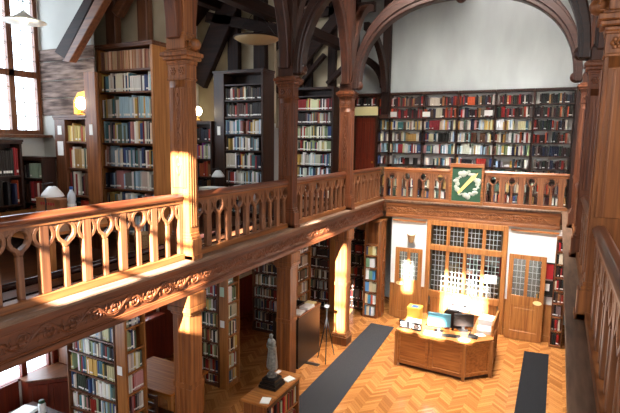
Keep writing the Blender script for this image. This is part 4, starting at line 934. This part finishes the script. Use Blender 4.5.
# statue
SX, SY, SZ = -3.89, 6.47, 1.0
t = thing('statue', 'grey metal statue of a standing coated man with folded arms on a black plinth', 'statue', (SX, SY, SZ))
b = MB((SX, SY, SZ)); b.box(-.16, .16, -.16, .16, 0, .045); b.box(-.145, .145, -.145, .145, .045, .09); b.box(-.12, .12, -.12, .12, .09, .15); b.box(-.105, .105, -.105, .105, .15, .165); b.build('plinth', M['black'], t, bevel=.01)
b = MB((SX, SY, SZ)); b.lathe((0, 0), [(.085, .165), (.085, .2), (.075, .21)], 8); b.build('base_block', M['bronze'], t, bevel=.004)
S0 = 0.205; GS = 1.16
rot = -0.55                                       # turned towards the hall
cR, sR = math.cos(rot), math.sin(rot)
def sp_(x, y, z): return (x * cR - y * sR, x * sR + y * cR, z)
SK = [('pelvis', (0, 0, .30), .046), ('waist', (0, -.002, .37), .043), ('chest', (0, -.004, .44), .050), ('collar', (0, 0, .492), .034), ('neck', (0, -.006, .515), .016), ('jaw', (0, -.016, .538), .023), ('head', (0, -.012, .562), .030), ('crown', (0, -.006, .585), .022),
      ('shL', (.052, 0, .478), .026), ('elL', (.078, -.012, .39), .021), ('wrL', (.012, -.066, .405), .015), ('haL', (-.02, -.068, .412), .013),
      ('shR', (-.052, 0, .478), .026), ('elR', (-.076, -.016, .395), .021), ('wrR', (-.02, -.062, .43), .015), ('haR', (.002, -.058, .47), .013),
      ('hipL', (.026, 0, .27), .032), ('knL', (.03, -.01, .15), .024), ('anL', (.03, .004, .03), .018), ('toL', (.036, -.045, .012), .014),
      ('hipR', (-.026, 0, .27), .032), ('knR', (-.028, .006, .15), .024), ('anR', (-.03, .016, .03), .018), ('toR', (-.04, -.03, .012), .014)]
SE = [('pelvis', 'waist'), ('waist', 'chest'), ('chest', 'collar'), ('collar', 'neck'), ('neck', 'jaw'), ('jaw', 'head'), ('head', 'crown'), ('collar', 'shL'), ('shL', 'elL'), ('elL', 'wrL'), ('wrL', 'haL'), ('collar', 'shR'), ('shR', 'elR'), ('elR', 'wrR'), ('wrR', 'haR'),
      ('pelvis', 'hipL'), ('hipL', 'knL'), ('knL', 'anL'), ('anL', 'toL'), ('pelvis', 'hipR'), ('hipR', 'knR'), ('knR', 'anR'), ('anR', 'toR')]
idx = {q[0]: i for i, q in enumerate(SK)}
me = bpy.data.meshes.new('figure'); me.from_pydata([Vector(sp_(*q[1])) * GS + Vector((0, 0, S0)) for q in SK], [(idx[a], idx[b_]) for a, b_ in SE], [])
fig = bpy.data.objects.new('figure', me); COL.objects.link(fig); fig.parent = t
md = fig.modifiers.new('skin', 'SKIN'); md.use_smooth_shade = True
for i, q in enumerate(SK): me.skin_vertices[0].data[i].radius = (q[2] * 1.42 * (1.0 if q[0] in ('head', 'jaw', 'crown') else 1), q[2] * 1.25)
me.skin_vertices[0].data[0].use_root = True
fig.modifiers.new('smooth', 'SUBSURF').levels = 2; fig.modifiers['smooth'].render_levels = 2
me.materials.append(M['bronze'])
b = MB((SX, SY, SZ + S0), (cR, sR, 0), (-sR, cR, 0))          # long open coat
prof = [(.060, .085), (.058, .15), (.052, .24), (.046, .31), (.043, .36), (.046, .40)]
vs = []; N = 18
for r, z in prof:
    for j in range(N):
        q = 2 * math.pi * j / N; rr = r * (1 + 0.10 * math.cos(5 * q) * (1 - z / .5))
        vs.append(b.p(rr * 1.85 * math.cos(q), rr * 1.4 * math.sin(q) + .006, z * GS))
b.add(vs, [(i * N + j, i * N + (j + 1) % N, (i + 1) * N + (j + 1) % N, (i + 1) * N + j) for i in range(len(prof) - 1) for j in range(N)])
b.build('long_coat', M['bronze'], t, smooth=True)
b = MB((SX, SY, SZ + S0 + .088), (cR * GS, sR, 0), (-sR, cR, 0))          # face: nose, brows, ears, whiskers
b.prism([(-.04, .548), (-.046, .552), (-.04, .566)], -.004, .004, 'bc')
for sg in (-1, 1):
    b.ball((sg * .034, -.008, .556), .008, (.5, 1, 1.3), 6, 4); b.ball((sg * .011, -.038, .567), .006, (1.3, .6, .5), 6, 4); b.ball((sg * .02, -.026, .538), .011, (1, 1, 1.3), 6, 4)
b.ball((0, -.038, .538), .006, (1.6, .6, .4), 6, 4)
b.build('face', M['bronze'], t, smooth=True)

# dark carrel with papers
t = thing('dark_carrel', 'dark stained reading carrel between two lower columns', 'carrel', (-5.0, 9.5, 0))
b = MB(); b.box(-4.78, -4.74, 8.98, 10.05, 0, 1.16); b.box(-4.80, -4.72, 8.96, 10.07, 1.13, 1.17); b.build('side_panel', M['dark'], t, bevel=.004)
b = MB(); b.box(-5.38, -4.78, 8.98, 9.02, 0, 1.16); b.build('end_panel', M['dark'], t, bevel=.004)
b = MB(); b.box(-5.38, -4.78, 9.02, 10.03, .72, .76); b.build('desk_top', M['oakdk_y'], t)
b = MB(); b.box(-5.38, -4.78, 10.01, 10.05, 0, 1.16); b.build('end_panel', M['dark'], t, bevel=.004)
b = MB(); b.box(-5.1, -4.72, 8.96, 10.07, 1.17, 1.19); b.build('top_shelf', M['oak_y'], t)
sheet('white leaflets in a row on top of the dark carrel', -4.85, 9.2, 1.19, .2, .3, .1, h=.03, group='papers on the carrel')
sheet('second pile of leaflets farther along the dark carrel', -4.85, 9.6, 1.19, .22, .3, -.1, h=.05, group='papers on the carrel')
sheet('buff folder at the far end of the dark carrel top', -4.9, 9.88, 1.19, .22, .2, 0, M['cream_paper'], .04, group='papers on the carrel')
t = thing('tripod_stand', 'thin black tripod stand beside the dark carrel', 'stand', (-4.42, 9.75, 0))
for (x, y) in ((-4.31, 9.48), (-4.62, 9.72), (-4.34, 10.02)):
    b = MB(); b.tube([(-4.42, 9.75, 1.0), (x, y, 0.0)], .011, 6); b.build('leg', M['black'], t)
b = MB(); b.tube([(-4.42, 9.75, .95), (-4.42, 9.75, 1.25)], .012, 6); b.build('pole', M['black'], t)
b = MB((-4.42, 9.75, 1.22)); b.box(-.05, .05, -.04, .04, 0, .06); b.build('head', M['steel'], t, bevel=.008)

# reading table in the first aisle bay
t = thing('reading_table', 'honey oak reading table beyond the nearest bookcase', 'table', (-6.1, 6.35, 0))
b = MB(); b.box(-6.75, -5.42, 5.80, 6.78, .72, .76); b.build('table_top', M['table_x'], t, bevel=.006)
for (x, y) in ((-6.68, 5.88), (-5.5, 5.88), (-6.68, 6.7), (-5.5, 6.7)):
    b = MB(); b.box(x - .035, x + .035, y - .035, y + .035, 0, .72); b.build('leg', M['honey_z'], t, bevel=.004)
for y in (5.86, 6.69):
    b = MB(); b.box(-6.64, -5.54, y, y + .03, .62, .72); b.build('apron', M['honey_x'], t)
sheet('folded white sheet lying on the reading table', -5.66, 6.45, .762, .26, .3, .3, h=.006, group=None)
def wooden_chair(label, x, y, rz, z0=0, mat=None, name='wooden_chair'):
    mt = mat or M['oakdk_z']; u = (math.cos(rz), math.sin(rz), 0); n = (-math.sin(rz), math.cos(rz), 0)
    t = thing(name, label, 'chair', (x, y, z0), 'wooden chairs')
    b = MB((x, y, z0), u, n); b.box(-.21, .21, -.2, .2, .43, .46); b.build('seat', mt, t, bevel=.006)
    for (a, c, h) in ((-.19, -.18, .43), (.19, -.18, .43), (-.19, .18, .92), (.19, .18, .92)):
        b = MB((x, y, z0), u, n); b.box(a - .02, a + .02, c - .02, c + .02, 0, h); b.build('leg', mt, t)
    b = MB((x, y, z0), u, n)
    for zz in (.58, .72, .85): b.box(-.17, .17, .17, .19, zz, zz + .06)
    b.build('backrest', mt, t)
    return t
wooden_chair('wooden chair tucked at the reading table', -5.6, 5.64, 3.14)
# framed picture and plaster strip by the second low bookcase
t = thing('framed_print', 'framed print on a white board on the aisle wall', 'framed picture', (WALLX + .07, 10.4, 1.2))
b = MB((WALLX + .05, 0, 0), (0, 1, 0), EAST); b.box(9.9, 11.9, 0, .012, 1.12, 2.5); b.build('white_mount', M['paper'], t)
b = MB((WALLX + .062, 0, 0), (0, 1, 0), EAST); b.strip([(10.5, 1.45), (11.5, 1.45), (11.5, 2.3), (10.5, 2.3)], [(10.56, 1.51), (11.44, 1.51), (11.44, 2.24), (10.56, 2.24)], 0, .02); b.build('frame', M['black'], t)
b = MB((WALLX + .062, 0, 0), (0, 1, 0), EAST); b.box(10.7, 11.3, 0, .006, 1.65, 2.1); b.build('print', M['mat'], t)

# small table below the window cupboard with a flask and papers
t = thing('side_table', 'dark side table in the corner below the window cupboard', 'table', (-6.85, 4.2, 0))
b = MB(); b.box(-7.25, -6.45, 3.4, 4.65, .71, .75); b.build('table_top', M['oakdk_y'], t, bevel=.005)
for (x, y) in ((-7.2, 3.45), (-6.5, 3.45), (-7.2, 4.6), (-6.5, 4.6)):
    b = MB(); b.box(x - .03, x + .03, y - .03, y + .03, 0, .71); b.build('leg', M['oakdk_z'], t)
t = thing('drinks_flask', 'white flask with a dark cap on the side table', 'flask', (-6.80, 4.50, .75))
b = MB((-6.80, 4.50, .75)); b.lathe((0, 0), [(.05, 0), (.055, .02), (.055, .14), (.04, .165)], 14); b.build('body', M['plastic_white'], t, smooth=True)
b = MB((-6.80, 4.50, .75)); b.lathe((0, 0), [(.043, .165), (.043, .2), (.03, .21)], 14); b.build('cap', M['green'], t)
sheet('white paper bundle beside the flask', -7.02, 4.35, .75, .26, .3, .2, M['paper'], .05, group=None)

# ------------------------------------------------------------------ things on the gallery, left side
t = thing('gallery_table', 'honey oak study table behind the nearest balustrade, carrying a carton', 'table', (-6.3, 4.4, GF))
b = MB(); b.box(-7.30, -5.22, 3.66, 4.93, 3.79, 3.83); b.build('table_top', M['honey_x'], t, bevel=.006)
for (x, y) in ((-7.22, 3.74), (-5.30, 3.74), (-7.22, 4.86), (-5.30, 4.86)):
    b = MB(); b.box(x - .04, x + .04, y - .04, y + .04, GF, 3.79); b.build('leg', M['honey_z'], t, bevel=.005)
for y in (3.72, 4.85):
    b = MB(); b.box(-7.18, -5.34, y, y + .03, 3.71, 3.79); b.build('apron', M['honey_x'], t)
t = thing('carton', 'brown carton with faint red print on the study table', 'box', (-7.0, 4.9, 3.83))
b = MB((0, 0, 3.83)); b.box(-6.97, -6.42, 4.72, 4.90, 0, .20); b.box(-6.98, -6.41, 4.71, 4.91, .20, .215); b.build('body', M['cardboard'], t, bevel=.004)
b = MB((-6.70, 4.72, 3.91), EAST, FRONT)
for k in range(6): b.box(-.16 + k * .055, -.125 + k * .055, .001, .004, .03 + (k % 2) * .008, .075)
b.build('red_print', M['red'], t)
t = thing('water_bottle', 'clear water bottle with a blue cap beside the carton', 'bottle', (-6.6, 4.92, 3.83))
bm_ = plain('clear_plastic', (206, 216, 226), .15)
b = MB((-6.33, 4.84, 3.83)); b.lathe((0, 0), [(.05, 0), (.06, .02), (.058, .16), (.052, .18), (.06, .2), (.057, .28), (.026, .34), (.024, .36)], 14); b.build('body', bm_, t, smooth=True)
b = MB((-6.33, 4.84, 3.83)); b.lathe((0, 0), [(.027, .36), (.027, .40)], 12); b.build('cap', M['blue'], t)
b = MB((-6.33, 4.84, 3.83)); b.lathe((0, 0), [(.061, .09), (.061, .15)], 14); b.build('label_band', M['plastic_white'], t)
def desk_lamp(label, x, y, z, hz, r, sx=0.16):
    t = thing('desk_lamp', label, 'lamp', (x, y, z), 'white shaded desk lamps')
    b = MB((x + sx, y, z)); b.lathe((0, 0), [(.085, 0), (.085, .015), (.03, .03)], 16); b.build('base', M['black'], t)
    b = MB((x, y, z)); b.tube([(sx, 0, .02), (sx + .01, 0, hz * .6), (sx - .04, 0, hz + .13), (.03, 0, hz + .16), (0, 0, hz + .1)], .009, 8); b.build('stem', M['black'], t)
    b = MB((x, y, z)); b.lathe((0, 0), [(.045, hz + .11), (.07, hz + .09), (r * .9, hz + .01), (r, hz - .03), (r * .96, hz - .03), (r * .85, hz)], 20); b.build('lamp_shade', M['plastic_white'], t, smooth=True)
    b = MB((x, y, z)); b.ball((0, 0, hz + .02), .04); b.build('bulb', M['plastic_white'], t, smooth=True)
    return t
desk_lamp('white shaded desk lamp on the study table beside the carton', -6.22, 4.46, 3.83, .33, .15, -.16)
t = thing('gallery_desk', 'study table in the middle bay half hidden by the handrail', 'table', (-6.2, 8.0, GF))
b = MB(); b.box(-7.2, -5.75, 7.45, 8.6, 3.88, 3.92); b.build('table_top', M['oakdk_x'], t, bevel=.006)
for (x, y) in ((-7.12, 7.53), (-5.83, 7.53), (-7.12, 8.52), (-5.83, 8.52)):
    b = MB(); b.box(x - .04, x + .04, y - .04, y + .04, GF, 3.88); b.build('leg', M['oakdk_z'], t)
desk_lamp('white shaded desk lamp on the study table in the middle bay', -6.42, 8.45, 3.92, .26, .14, -.1)
sheet('heap of white papers on the middle bay study table', -6.25, 8.1, 3.92, .5, .36, .1, h=.05, group='papers on the gallery tables')
sheet('small stack of white booklets near the middle bay bookcase', -5.88, 8.47, 3.92, .16, .2, -.1, h=.08, group='papers on the gallery tables')
t = thing('waste_basket', 'woven waste basket on the gallery floor under the nearest bookcase', 'basket', (-5.45, 5.35, GF))
b = MB((-5.45, 5.35, GF)); b.lathe((0, 0), [(.11, 0), (.15, .27), (.158, .28), (.14, .27), (.1, .02)], 18); b.build('body', M['wicker'], t)
b = MB((-5.45, 5.35, GF)); b.lathe((0, 0), [(.152, .262), (.165, .27), (.165, .29), (.15, .295)], 18); b.build('rim', M['wicker'], t)
for k, (x, zz, lb) in enumerate(((-4.76, 3.31, 'lower of two dark heating pipes running behind the balustrade'), (-4.86, 3.44, 'upper of two dark heating pipes running behind the balustrade'))):
    b = MB(); b.tube([(x, 1.0, zz), (x, 13.0, zz)], .042, 10); o = b.build('heating_pipe', plain('pipe_paint%d' % k, (52, 30, 26), .22, .2), None, lb, 'pipe', smooth=True)
# pendant lamp by the window
t = thing('pendant_lamp', 'white conical pendant lamp glowing before the window', 'lamp', (-6.3, 4.2, 6.3))
b = MB((-6.22, 4.2, 0)); b.lathe((0, 0), [(.02, 6.53), (.035, 6.51), (.12, 6.45), (.26, 6.40), (.26, 6.392), (.12, 6.44), (.03, 6.49)], 24); b.build('lamp_shade', plain('enamel_shade', (240, 238, 228), .4), t, smooth=True)
b = MB((-6.22, 4.2, 0)); b.ball((0, 0, 6.41), .05); b.build('bulb', M['bulb'], t, smooth=True)
b = MB((-6.22, 4.2, 0)); b.tube([(0, 0, 6.5), (0, 0, 8.7)], .008, 6); b.build('cord', M['black'], t)
t = thing('bowl_lamp', 'wide tan bowl lamp hanging above the middle dark bookcase', 'lamp', (-5.75, 8.92, 6.95))
b = MB((-5.75, 8.92, 0)); b.lathe((0, 0), [(.47, 7.02), (.46, 7.0), (.35, 6.94), (.15, 6.90), (.02, 6.89)], 28); b.build('bowl', plain('tan_bowl', (140, 116, 80), .5), t, smooth=True)
b = MB((-5.75, 8.92, 0)); b.lathe((0, 0), [(.465, 7.005), (.485, 7.01), (.485, 7.035), (.465, 7.04)], 28); b.build('rim', M['timber_x'], t)
b = MB((-5.75, 8.92, 0))
for k in range(3): b.tube([(.46 * math.cos(k * 2.09), .46 * math.sin(k * 2.09), 7.02), (0, 0, 7.6)], .006, 5)
b.tube([(0, 0, 7.6), (0, 0, 8.3)], .01, 5); b.build('chain', M['black'], t)
def globe_lamp(label, x, y, z, mount_z, energy, shade=True):
    t = thing('globe_lamp', label, 'lamp', (x, y, mount_z), 'glowing gallery lamps')
    b = MB((x, y, 0)); b.lathe((0, 0), [(.07, mount_z), (.07, mount_z + .02), (.02, mount_z + .04), (.02, z - .09), (.04, z - .075)], 14); b.build('stand', M['brass'], t)
    b = MB((x, y, 0)); b.ball((0, 0, z), .085, (.95, .95, 1.15), 14, 9); b.build('bulb', M['bulb'], t, smooth=True)
    if shade:
        b = MB((x - .02, y + .075, 0)); b.strip([(-.22, z - .16), (-.22, z + .05), (-.12, z + .17), (.18, z + .22), (.24, z + .05), (.24, z - .17)], [(-.13, z - .16), (-.13, z + .02), (-.08, z + .1), (.14, z + .13), (.16, z + .02), (.16, z - .17)], -.03, .03, closed=False); b.build('amber_reflector', M['amber_shade'], t, bevel=.008)
    ld = bpy.data.lights.new('lamp_light', 'POINT'); ld.energy = energy; ld.color = (1, .72, .38); ld.shadow_soft_size = .09
    lo = bpy.data.objects.new('lamp_light', ld); COL.objects.link(lo); lo.location = (x + .05, y - .17, z + .02)
    return t
globe_lamp('glowing globe lamp with an amber reflector on the low bookcase by the window', -6.60, 5.30, 5.46, 5.276, 6)
globe_lamp('glowing globe lamp in the dark middle bay beside the sunlit column', -7.14, 8.72, 5.54, 5.34, 2.5, False)

# white cards on uprights
card('white card on the tall upright beside the window bookcase', (-6.378, 5.18, 0), EAST, FRONT, .08, .15, 4.98, 5.14)
card('upper white card on the upright beside the amber lamp', (-7.10, 5.20, 0), EAST, FRONT, .08, .17, 4.98, 5.12, b0=.012)
card('lower white card on the upright beside the amber lamp', (-7.10, 5.20, 0), EAST, FRONT, .06, .19, 4.66, 4.88, b0=.012)
card('white card on the wide dark upright in the middle bay', (-6.86, 8.92, 0), EAST, FRONT, .09, .17, 5.03, 5.22, b0=.012)
def post_(x0, x1, y):   # solid corner post of the low cases is their end upright
    pass
for k, (y, lb, zc, mt, h) in enumerate(((5.0, 'white card on the corner post of the nearest ground floor bookcase', 1.50, 'paper', .11), (7.53, 'white card on the corner post of the bookcase behind the statue', 1.37, 'paper', .11), (10.4, 'white card on the corner post beyond the middle lower column', 1.58, 'paper', .11), (7.53, 'pale green notice high on the corner post of the bookcase behind the statue', 2.02, 'pale', .16))):
    if mt == 'pale': mt_ = plain('pale_green_card', (190, 214, 190), .6)
    else: mt_ = M[mt]
    card(lb, (-5.75, y, 0), EAST, FRONT, .05, .15, zc - h / 2 - .03, zc + h / 2, mt_, b0=.012)

# ------------------------------------------------------------------ books: the 300 that show largest are objects of their own
def book_geo(th, h, d, label):
    """profile in (a,b) with rounded spine; returns quads with material slot: 0 cover, 1 pages, 2 label"""
    r = min(th * 0.28, 0.012)
    prof = [(0, -d), (0, -r), (th * .18, -r * .25), (th * .5, 0), (th * .82, -r * .25), (th, -r), (th, -d)]
    zs = [0, h * .10, h * .20, h] if label else [0, h]
    vs = [(a, b_, z) for z in zs for a, b_ in prof]
    k = 7; fs = []; mi = []
    for i in range(len(zs) - 1):
        for j in range(k - 1):
            fs.append((i * k + j, i * k + j + 1, (i + 1) * k + j + 1, (i + 1) * k + j)); mi.append(2 if label and i == 1 and 0 < j < 5 else 0)
        fs.append((i * k + k - 1, i * k, (i + 1) * k, (i + 1) * k + k - 1)); mi.append(1)
    o = (len(zs) - 1) * k
    c = min(.003, th * .1)
    n0 = len(vs)
    inner = [(c, -d + .004), (c, -r - .002), (th - c, -r - .002), (th - c, -d + .004)]
    vs += [(a, b_, h) for a, b_ in inner] + [(a, b_, h - .004) for a, b_ in inner]
    fs += [(o, o + 1, n0 + 1, n0), (o + 1, o + 2, o + 3, o + 4, o + 5, n0 + 2, n0 + 1), (o + 5, o + 6, n0 + 3, n0 + 2)]; mi += [0, 0, 0]
    for j in range(3):
        fs.append((n0 + j, n0 + j + 1, n0 + 4 + j + 1, n0 + 4 + j)); mi.append(0)
    fs.append((n0 + 4, n0 + 5, n0 + 6, n0 + 7)); mi.append(1)
    fs.append(tuple(range(k))); mi.append(0)
    return vs, fs, mi
def px(P):
    d = P - CAM; w = d.dot(FWD)
    if w <= 0.1: return None
    return 310 + F_PX * d.dot(RGT) / w, 206.5 - F_PX * d.dot(UPV) / w, w
bpy.context.view_layer.update()
dg = bpy.context.evaluated_depsgraph_get()
for k, r in enumerate(BOOKS):
    spine = r['O'] + r['u'] * r['th'] / 2 + r['n'] * 0.012
    vis = 0
    for f in (0.15, 0.5, 0.85):
        P = spine + Z3 * r['h'] * f
        q = px(P)
        if q is None or not (0 < q[0] < 620 and 0 < q[1] < 413): continue
        d = P - CAM; L = d.length
        hit = SC.ray_cast(dg, CAM, d / L, distance=L - 0.01)
        org = CAM.copy(); dd = d / L; rem = L - 0.01; ok = not hit[0]
        g = 0
        while hit[0] and g < 4 and ('pane' in hit[4].name):
            rem = (P - hit[1]).length - 0.02
            hit = SC.ray_cast(dg, hit[1] + dd * 0.01, dd, distance=max(.001, rem)); g += 1
            ok = not hit[0]
        if ok: vis += 1
    d = spine - CAM
    face = abs(d.normalized().dot(r['n'])); q = px(spine + Z3 * r['h'] / 2)
    r['score'] = (vis / 3.0) * r['th'] * r['h'] * face / (q[2] ** 2) if q else 0
order = sorted(range(len(BOOKS)), key=lambda k: -BOOKS[k]['score'])
chosen = set(order[:300])
protos = {}
def small(r):
    return ('slim ' if r['th'] < .027 else 'thick ' if r['th'] > .043 else '') + ('tall ' if r['h'] > .27 else '')
def key_label(r):
    shelf = 'top' if r['shelf'] == 0 else ordn(r['shelf'])
    return '%s%s book, %s from the %s, %s shelf, %s' % (small(r), r['cn'], ordn(r['i']), r['ref'], shelf, r['case'])
SV, SF, SM, SCOL = [], [], [], []
nv = 0
for k, r in enumerate(BOOKS):
    col = lin(r['c'])
    if k in chosen:
        key = r['lab']
        if key not in protos:
            vs, fs, mi = book_geo(.036, .25, .16, r['lab'])
            me = bpy.data.meshes.new('book'); me.from_pydata(vs, [], fs)
            for mt in (M['cover'], M['pages'], M['paper']): me.materials.append(mt)
            bm = bmesh.new(); bm.from_mesh(me)
            for i, f in enumerate(bm.faces): f.material_index = mi[i]
            bmesh.ops.recalc_face_normals(bm, faces=bm.faces); bm.to_mesh(me); bm.free()
            protos[key] = bpy.data.objects.new('book', me)
            o = protos[key]
        else:
            o = protos[key].copy()
        COL.objects.link(o)
        mt_ = Matrix.Identity(4)
        right_handed = r['u'].cross(r['n']).z > 0
        # local a along u, b along n; mirrored frames are turned by building from the other edge
        uu = r['u'] if right_handed else -r['u']
        org = r['O'] if right_handed else r['O'] + r['u'] * r['th']
        for i in range(3):
            mt_[i][0], mt_[i][1], mt_[i][2], mt_[i][3] = uu[i] * r['th'] / .036, r['n'][i] * r['d'] / .16, (r['h'] / .25 if i == 2 else 0), org[i]
        o.matrix_world = mt_
        o.color = col
        o['label'] = key_label(r); o['category'] = 'book'; o['group'] = 'books on the library shelves'
    else:
        vs, fs, mi = book_geo(r['th'], r['h'], r['d'], r['lab'] and r['score'] > 0)
        for a, b_, z in vs: SV.append(r['O'] + r['u'] * a + r['n'] * b_ + Z3 * z)
        for f, m_ in zip(fs, mi):
            SF.append([i + nv for i in f]); SM.append(m_); SCOL.append(col)
        nv += len(vs)
me = bpy.data.meshes.new('books'); me.from_pydata(SV, [], SF)
for mt in (M['cover_attr'], M['pages'], M['paper']): me.materials.append(mt)
at = me.attributes.new('cover', 'FLOAT_COLOR', 'FACE')
for i, c in enumerate(SCOL): at.data[i].color = c
for i, p_ in enumerate(me.polygons): p_.material_index = SM[i]
bm = bmesh.new(); bm.from_mesh(me); bmesh.ops.recalc_face_normals(bm, faces=bm.faces); bm.to_mesh(me); bm.free()
o = bpy.data.objects.new('books', me); COL.objects.link(o)
tag(o, 'the remaining smaller books filling the shelves of both floors', 'books', None, 'stuff')
# pieces that belong to one part of a thing sit one level deeper
DEEPER = {'screen': 'casing', 'door_handle': 'door_frame', 'finger_plate': 'door_frame', 'door_knob': 'door_leaf', 'panel': 'door_leaf', 'cap': 'body', 'label_band': 'body', 'rim': 'body', 'blue_label': 'carton',
          'red_print': 'body', 'lettering': 'board', 'paper_tray': 'housing', 'slot': 'housing', 'handset': 'base', 'long_coat': 'figure', 'face': 'figure', 'carved_vine': 'board', 'carved_trim': 'shaft',
          'key_row': 'tray', 'boss': 'rib', 'pale_wreath': 'green_ground', 'gold_band': 'green_ground'}
stem_of = lambda o: o.name.split('.')[0]
for root in [o for o in SC.objects if o.type == 'EMPTY' and o.parent is None]:
    kids = {stem_of(c): c for c in reversed(list(root.children))}
    for c in list(root.children):
        p_ = kids.get(DEEPER.get(stem_of(c)))
        if p_ is not None and p_ is not c: c.parent = p_
for o in SC.objects:
    if '_base' in o: del o['_base']
print('BOOKS', len(BOOKS), 'visible', sum(1 for r in BOOKS if r['score'] > 0))
